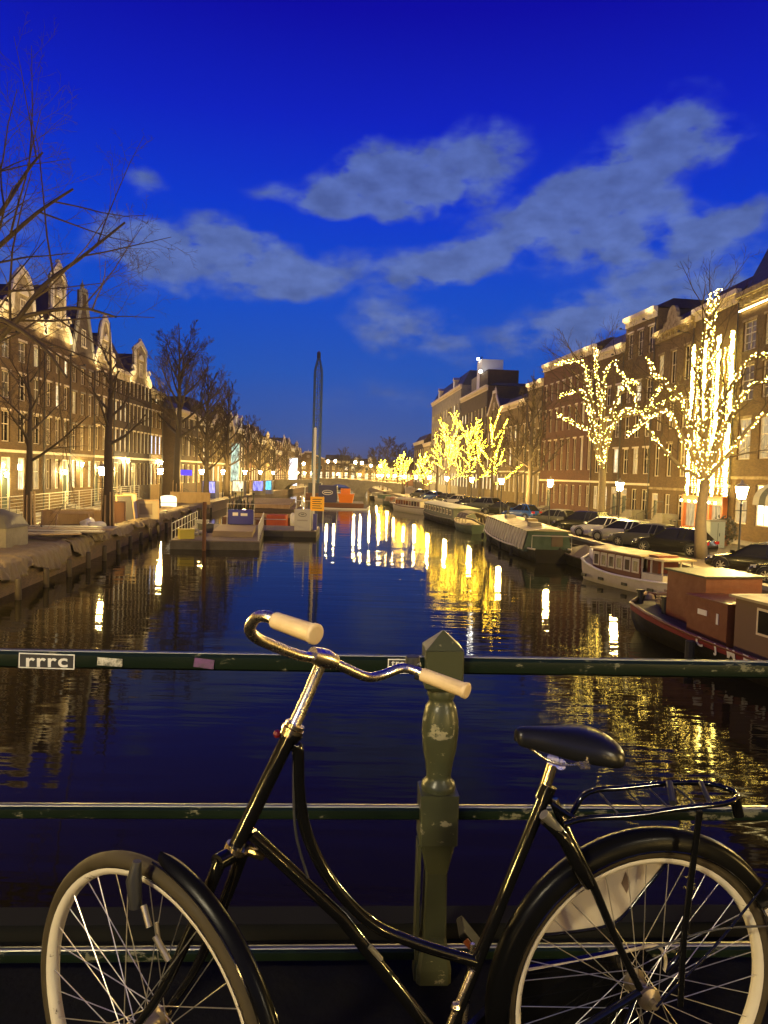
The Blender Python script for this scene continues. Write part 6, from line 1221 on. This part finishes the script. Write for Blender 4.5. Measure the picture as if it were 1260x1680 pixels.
# saddle
def saddle():
    st = [(846,1198,.014,.026,0),(852,1193,.022,.036,0),(872,1192,.028,.042,0),(900,1193,.038,.050,0),(926,1193,.054,.058,0),(950,1192,.070,.062,0),(974,1195,.080,.062,0),(992,1202,.078,.056,0),(1003,1210,.066,.044,0),(1009,1217,.046,.030,0)]
    rings = []
    for px, py, w, dr, cr_h in st:
        c = K(px, py); ring = []
        for k in range(14):
            a = math.pi*k/13; y = -w*math.cos(a); z = -dr*(1-max(0,math.sin(a))**.55)
            ring.append(c + bn*y + Vector((0,0,z)))
        ring += [c + bn*(w*.72) + Vector((0,0,-dr-.004)), c + bn*(w*.3) + Vector((0,0,-dr*.9)), c - bn*(w*.3) + Vector((0,0,-dr*.9)), c - bn*(w*.72) + Vector((0,0,-dr-.004))]
        rings.append(ring)
    o = MB().loft(rings).build('saddle', LEA, bike, world=True, smooth=True); o.modifiers.new('s', 'SUBSURF').render_levels = 2; o.modifiers['s'].levels = 1
    for s in (1, -1): T('saddle_rail', [K(862,1222,.012*s), K(905,1250,.02*s), K(950,1254,.035*s), K(995,1240,.05*s)], .0035, CH)
    for s in (1, -1):
        c0, c1 = K(958,1240,.05*s), K(958,1258,.05*s); T('saddle_spring', [c0.lerp(c1, i/24)+bn*(.013*math.cos(i*1.6))+bx_*(.013*math.sin(i*1.6)) for i in range(25)], .0028, CH, n=6, sm=0)
    MB().tube([K(920,1254,.02), K(920,1254,-.02)], .012, 12).tube([K(907,1246,.014), K(907,1246,-.014)], .014, 10).build('saddle_clamp', CH, bike, world=True, auto=40)
saddle()
# rack: platform loop, struts, legs
wk = .062
def RK(px, py, s): return K(px, py, wk*s)
T('rack_rail', [RK(925,1352,1), RK(960,1343,1), RK(1040,1338,1), RK(1120,1326,1), RK(1190,1318,1), RK(1209,1308,.6), RK(1207,1300,-.4), RK(1170,1287,-1), RK(1110,1284,-1), RK(1030,1292,-1), RK(965,1300,-1), RK(938,1335,-1)], .0065)
for a, b in ((985,1017),(1028,1062),(1066,1100),(1106,1145)): T('rack_wire', [K(a,1302-(a-985)*.1,-wk), K(b,1338-(b-1017)*.12,wk)], .0022, IRON, sm=0)
MB().tube([K(1098,1284,-.05), K(1104,1318,.02)], .008, 8).tube([K(1150,1284,-.04), K(1165,1318,.03)], .006, 8).build('rack_clamp', IRON, bike, world=True)
T('rack_end_plate', [K(1206,1312,.03), K(1212,1338,.03)], .012)
for s in (1, -1): T('rack_leg', [K(1148,1330,.062*s), K(1134,1440,.06*s), K(1118,1560,.058*s), K(1056,1622,.06*s)] if s < 0 else [K(1148,1330,.062), K(1134,1440,.062), K(1122,1540,.06), K(1116,1650,.058)], .0072)
T('rack_strut', [K(945,1345,.045), K(905,1318,.02)], .006, sm=0)
T('fender_wire', [RP(20,.385,.03), K(1175,1525,.05), K(1060,1560,.06)], .0025, IRON)
# ring lock round the rear wheel near the seat stays
T('ring_lock', [K(893,1344,.045), K(925,1376,.055), K(950,1425,.058), K(966,1452,.05)], [.012,.014,.016,.012]); T('ring_lock_shackle', [K(893,1344,-.045), K(925,1376,-.055), K(950,1425,-.058)], .012); MB().tube([K(893,1338,.045), K(893,1338,-.045)], .010, 10).build('lock_bridge', BP, bike, world=True)
MB().tube([K(892,1336,.055), K(918,1362,.055)], [.012,.009], 10).build('lock_body', M('lock_grey', (.07,.065,.05), .4), bike, world=True, auto=40)
# coat guard: cream sheet on the far side with dark edge and a small diamond
cgp = [RP(a, .296, -.045) for a in range(161, 76, -6)] + [K(1105,1402,-.045), K(1060,1456,-.045), K(1030,1494,-.045), K(1000,1516,-.045), K(940,1527,-.045), K(884,1533,-.045)]
def sheet(name, pts, th, mat):
    n = len(pts); MB().add(list(pts)+[p-bn*th for p in pts], [tuple(range(n)), tuple(range(2*n-1,n-1,-1))]+[(i,(i+1)%n,n+(i+1)%n,n+i) for i in range(n)]).build(name, mat, bike, world=True)
sheet('coat_guard', cgp, .002, M('cream_sheet', (.42,.36,.25), .6, var=(4,(.34,.29,.2),.3)))
T('coat_guard_edge', [K(1107,1400,-.043), K(1060,1457,-.043), K(1030,1495,-.043), K(1000,1518,-.043), K(940,1529,-.043), K(880,1535,-.043)], .004)
sheet('coat_guard_mark', [K(1027,1430,-.043), K(1034,1448,-.043), K(1028,1466,-.043), K(1020,1450,-.043)], .001, DARKW)
# chain case on the far side, crank, pedals, stand
T('chain_case_edge', [K(866,1592,-.05), K(960,1576,-.05), K(1040,1558,-.05), K(1078,1552,-.05), K(1092,1572,-.05), K(1088,1600,-.05)], .004, M('case_edge', (.40,.33,.2), .4)); sheet('chain_case', [K(760,1700,-.045), K(866,1594,-.045), K(1060,1558,-.045), K(1095,1600,-.045), K(1060,1650,-.045), K(820,1830,-.045)], .02, BP)
T('crank', [K(775,1592,.045), K(757,1634,.05), K(720,1725,.05), K(705,1790,.05)], .0065, CH); MB().ball(K(748,1652,.058), .011, 8).build('crank_bolt', CH, bike, world=True)
pd = MB(); c = K(772,1540,-.11); pd.box((-.040,-.035,-.009),(.040,.035,.009), Matrix.Translation(c) @ Matrix.Rotation(R(50),4,'Y')); pd.build('pedal', MUD, bike, world=True, bevel=.003); MB().box((-.026,-.040,-.007),(.026,-.036,.007), Matrix.Translation(c) @ Matrix.Rotation(R(50),4,'Y')).build('pedal_reflector', M('amber_reflector', (.12,.03,.008), .3), bike, world=True)
T('pedal_arm', [K(775,1548,-.07), K(760,1700,-.06)], .006, CH, sm=0)
T('kickstand', [K(1046,1630,.05), K(1000,1760,.12), Vector((K(960,1880,.2).x, K(960,1880,.2).y, DZ+.01))], .007, BP)
# rear light on the mudguard tail
rlp = RP(30, .405); MB().tube([rlp, rlp+bx_*.03], [.026,.026], 14).build('rear_light_housing', BLK, bike, world=True, auto=40); MB().tube([rlp+bx_*.031, rlp+bx_*.05], [.025,.02], 14).build('rear_light_lens', TLM, bike, world=True, auto=40)
# decal on the down tube
MB().tube([K(607,1553,.014), K(625,1574,.014)], .006, 8).build('tube_badge', M('badge', (.10,.09,.06), .4), bike, world=True)

# ------------------------------------------------------------------ thin damp air: glow round the lamps
def haze():
    m = bpy.data.materials.new('damp_air'); m.use_nodes = True; nt = m.node_tree; nt.nodes.clear(); o = nt.nodes.new('ShaderNodeOutputMaterial'); v = nt.nodes.new('ShaderNodeVolumePrincipled')
    v.inputs['Color'].default_value = (.9,.9,.95,1); v.inputs['Density'].default_value = HAZE; v.inputs['Anisotropy'].default_value = .6; nt.links.new(v.outputs[0], o.inputs['Volume'])
    b = MB().box((-300,-100,-2.5), (300,700,33)).build('haze', m); b['kind'] = 'stuff'; b['label'] = 'thin damp night air over the canal'
HAZE = .00016
haze()
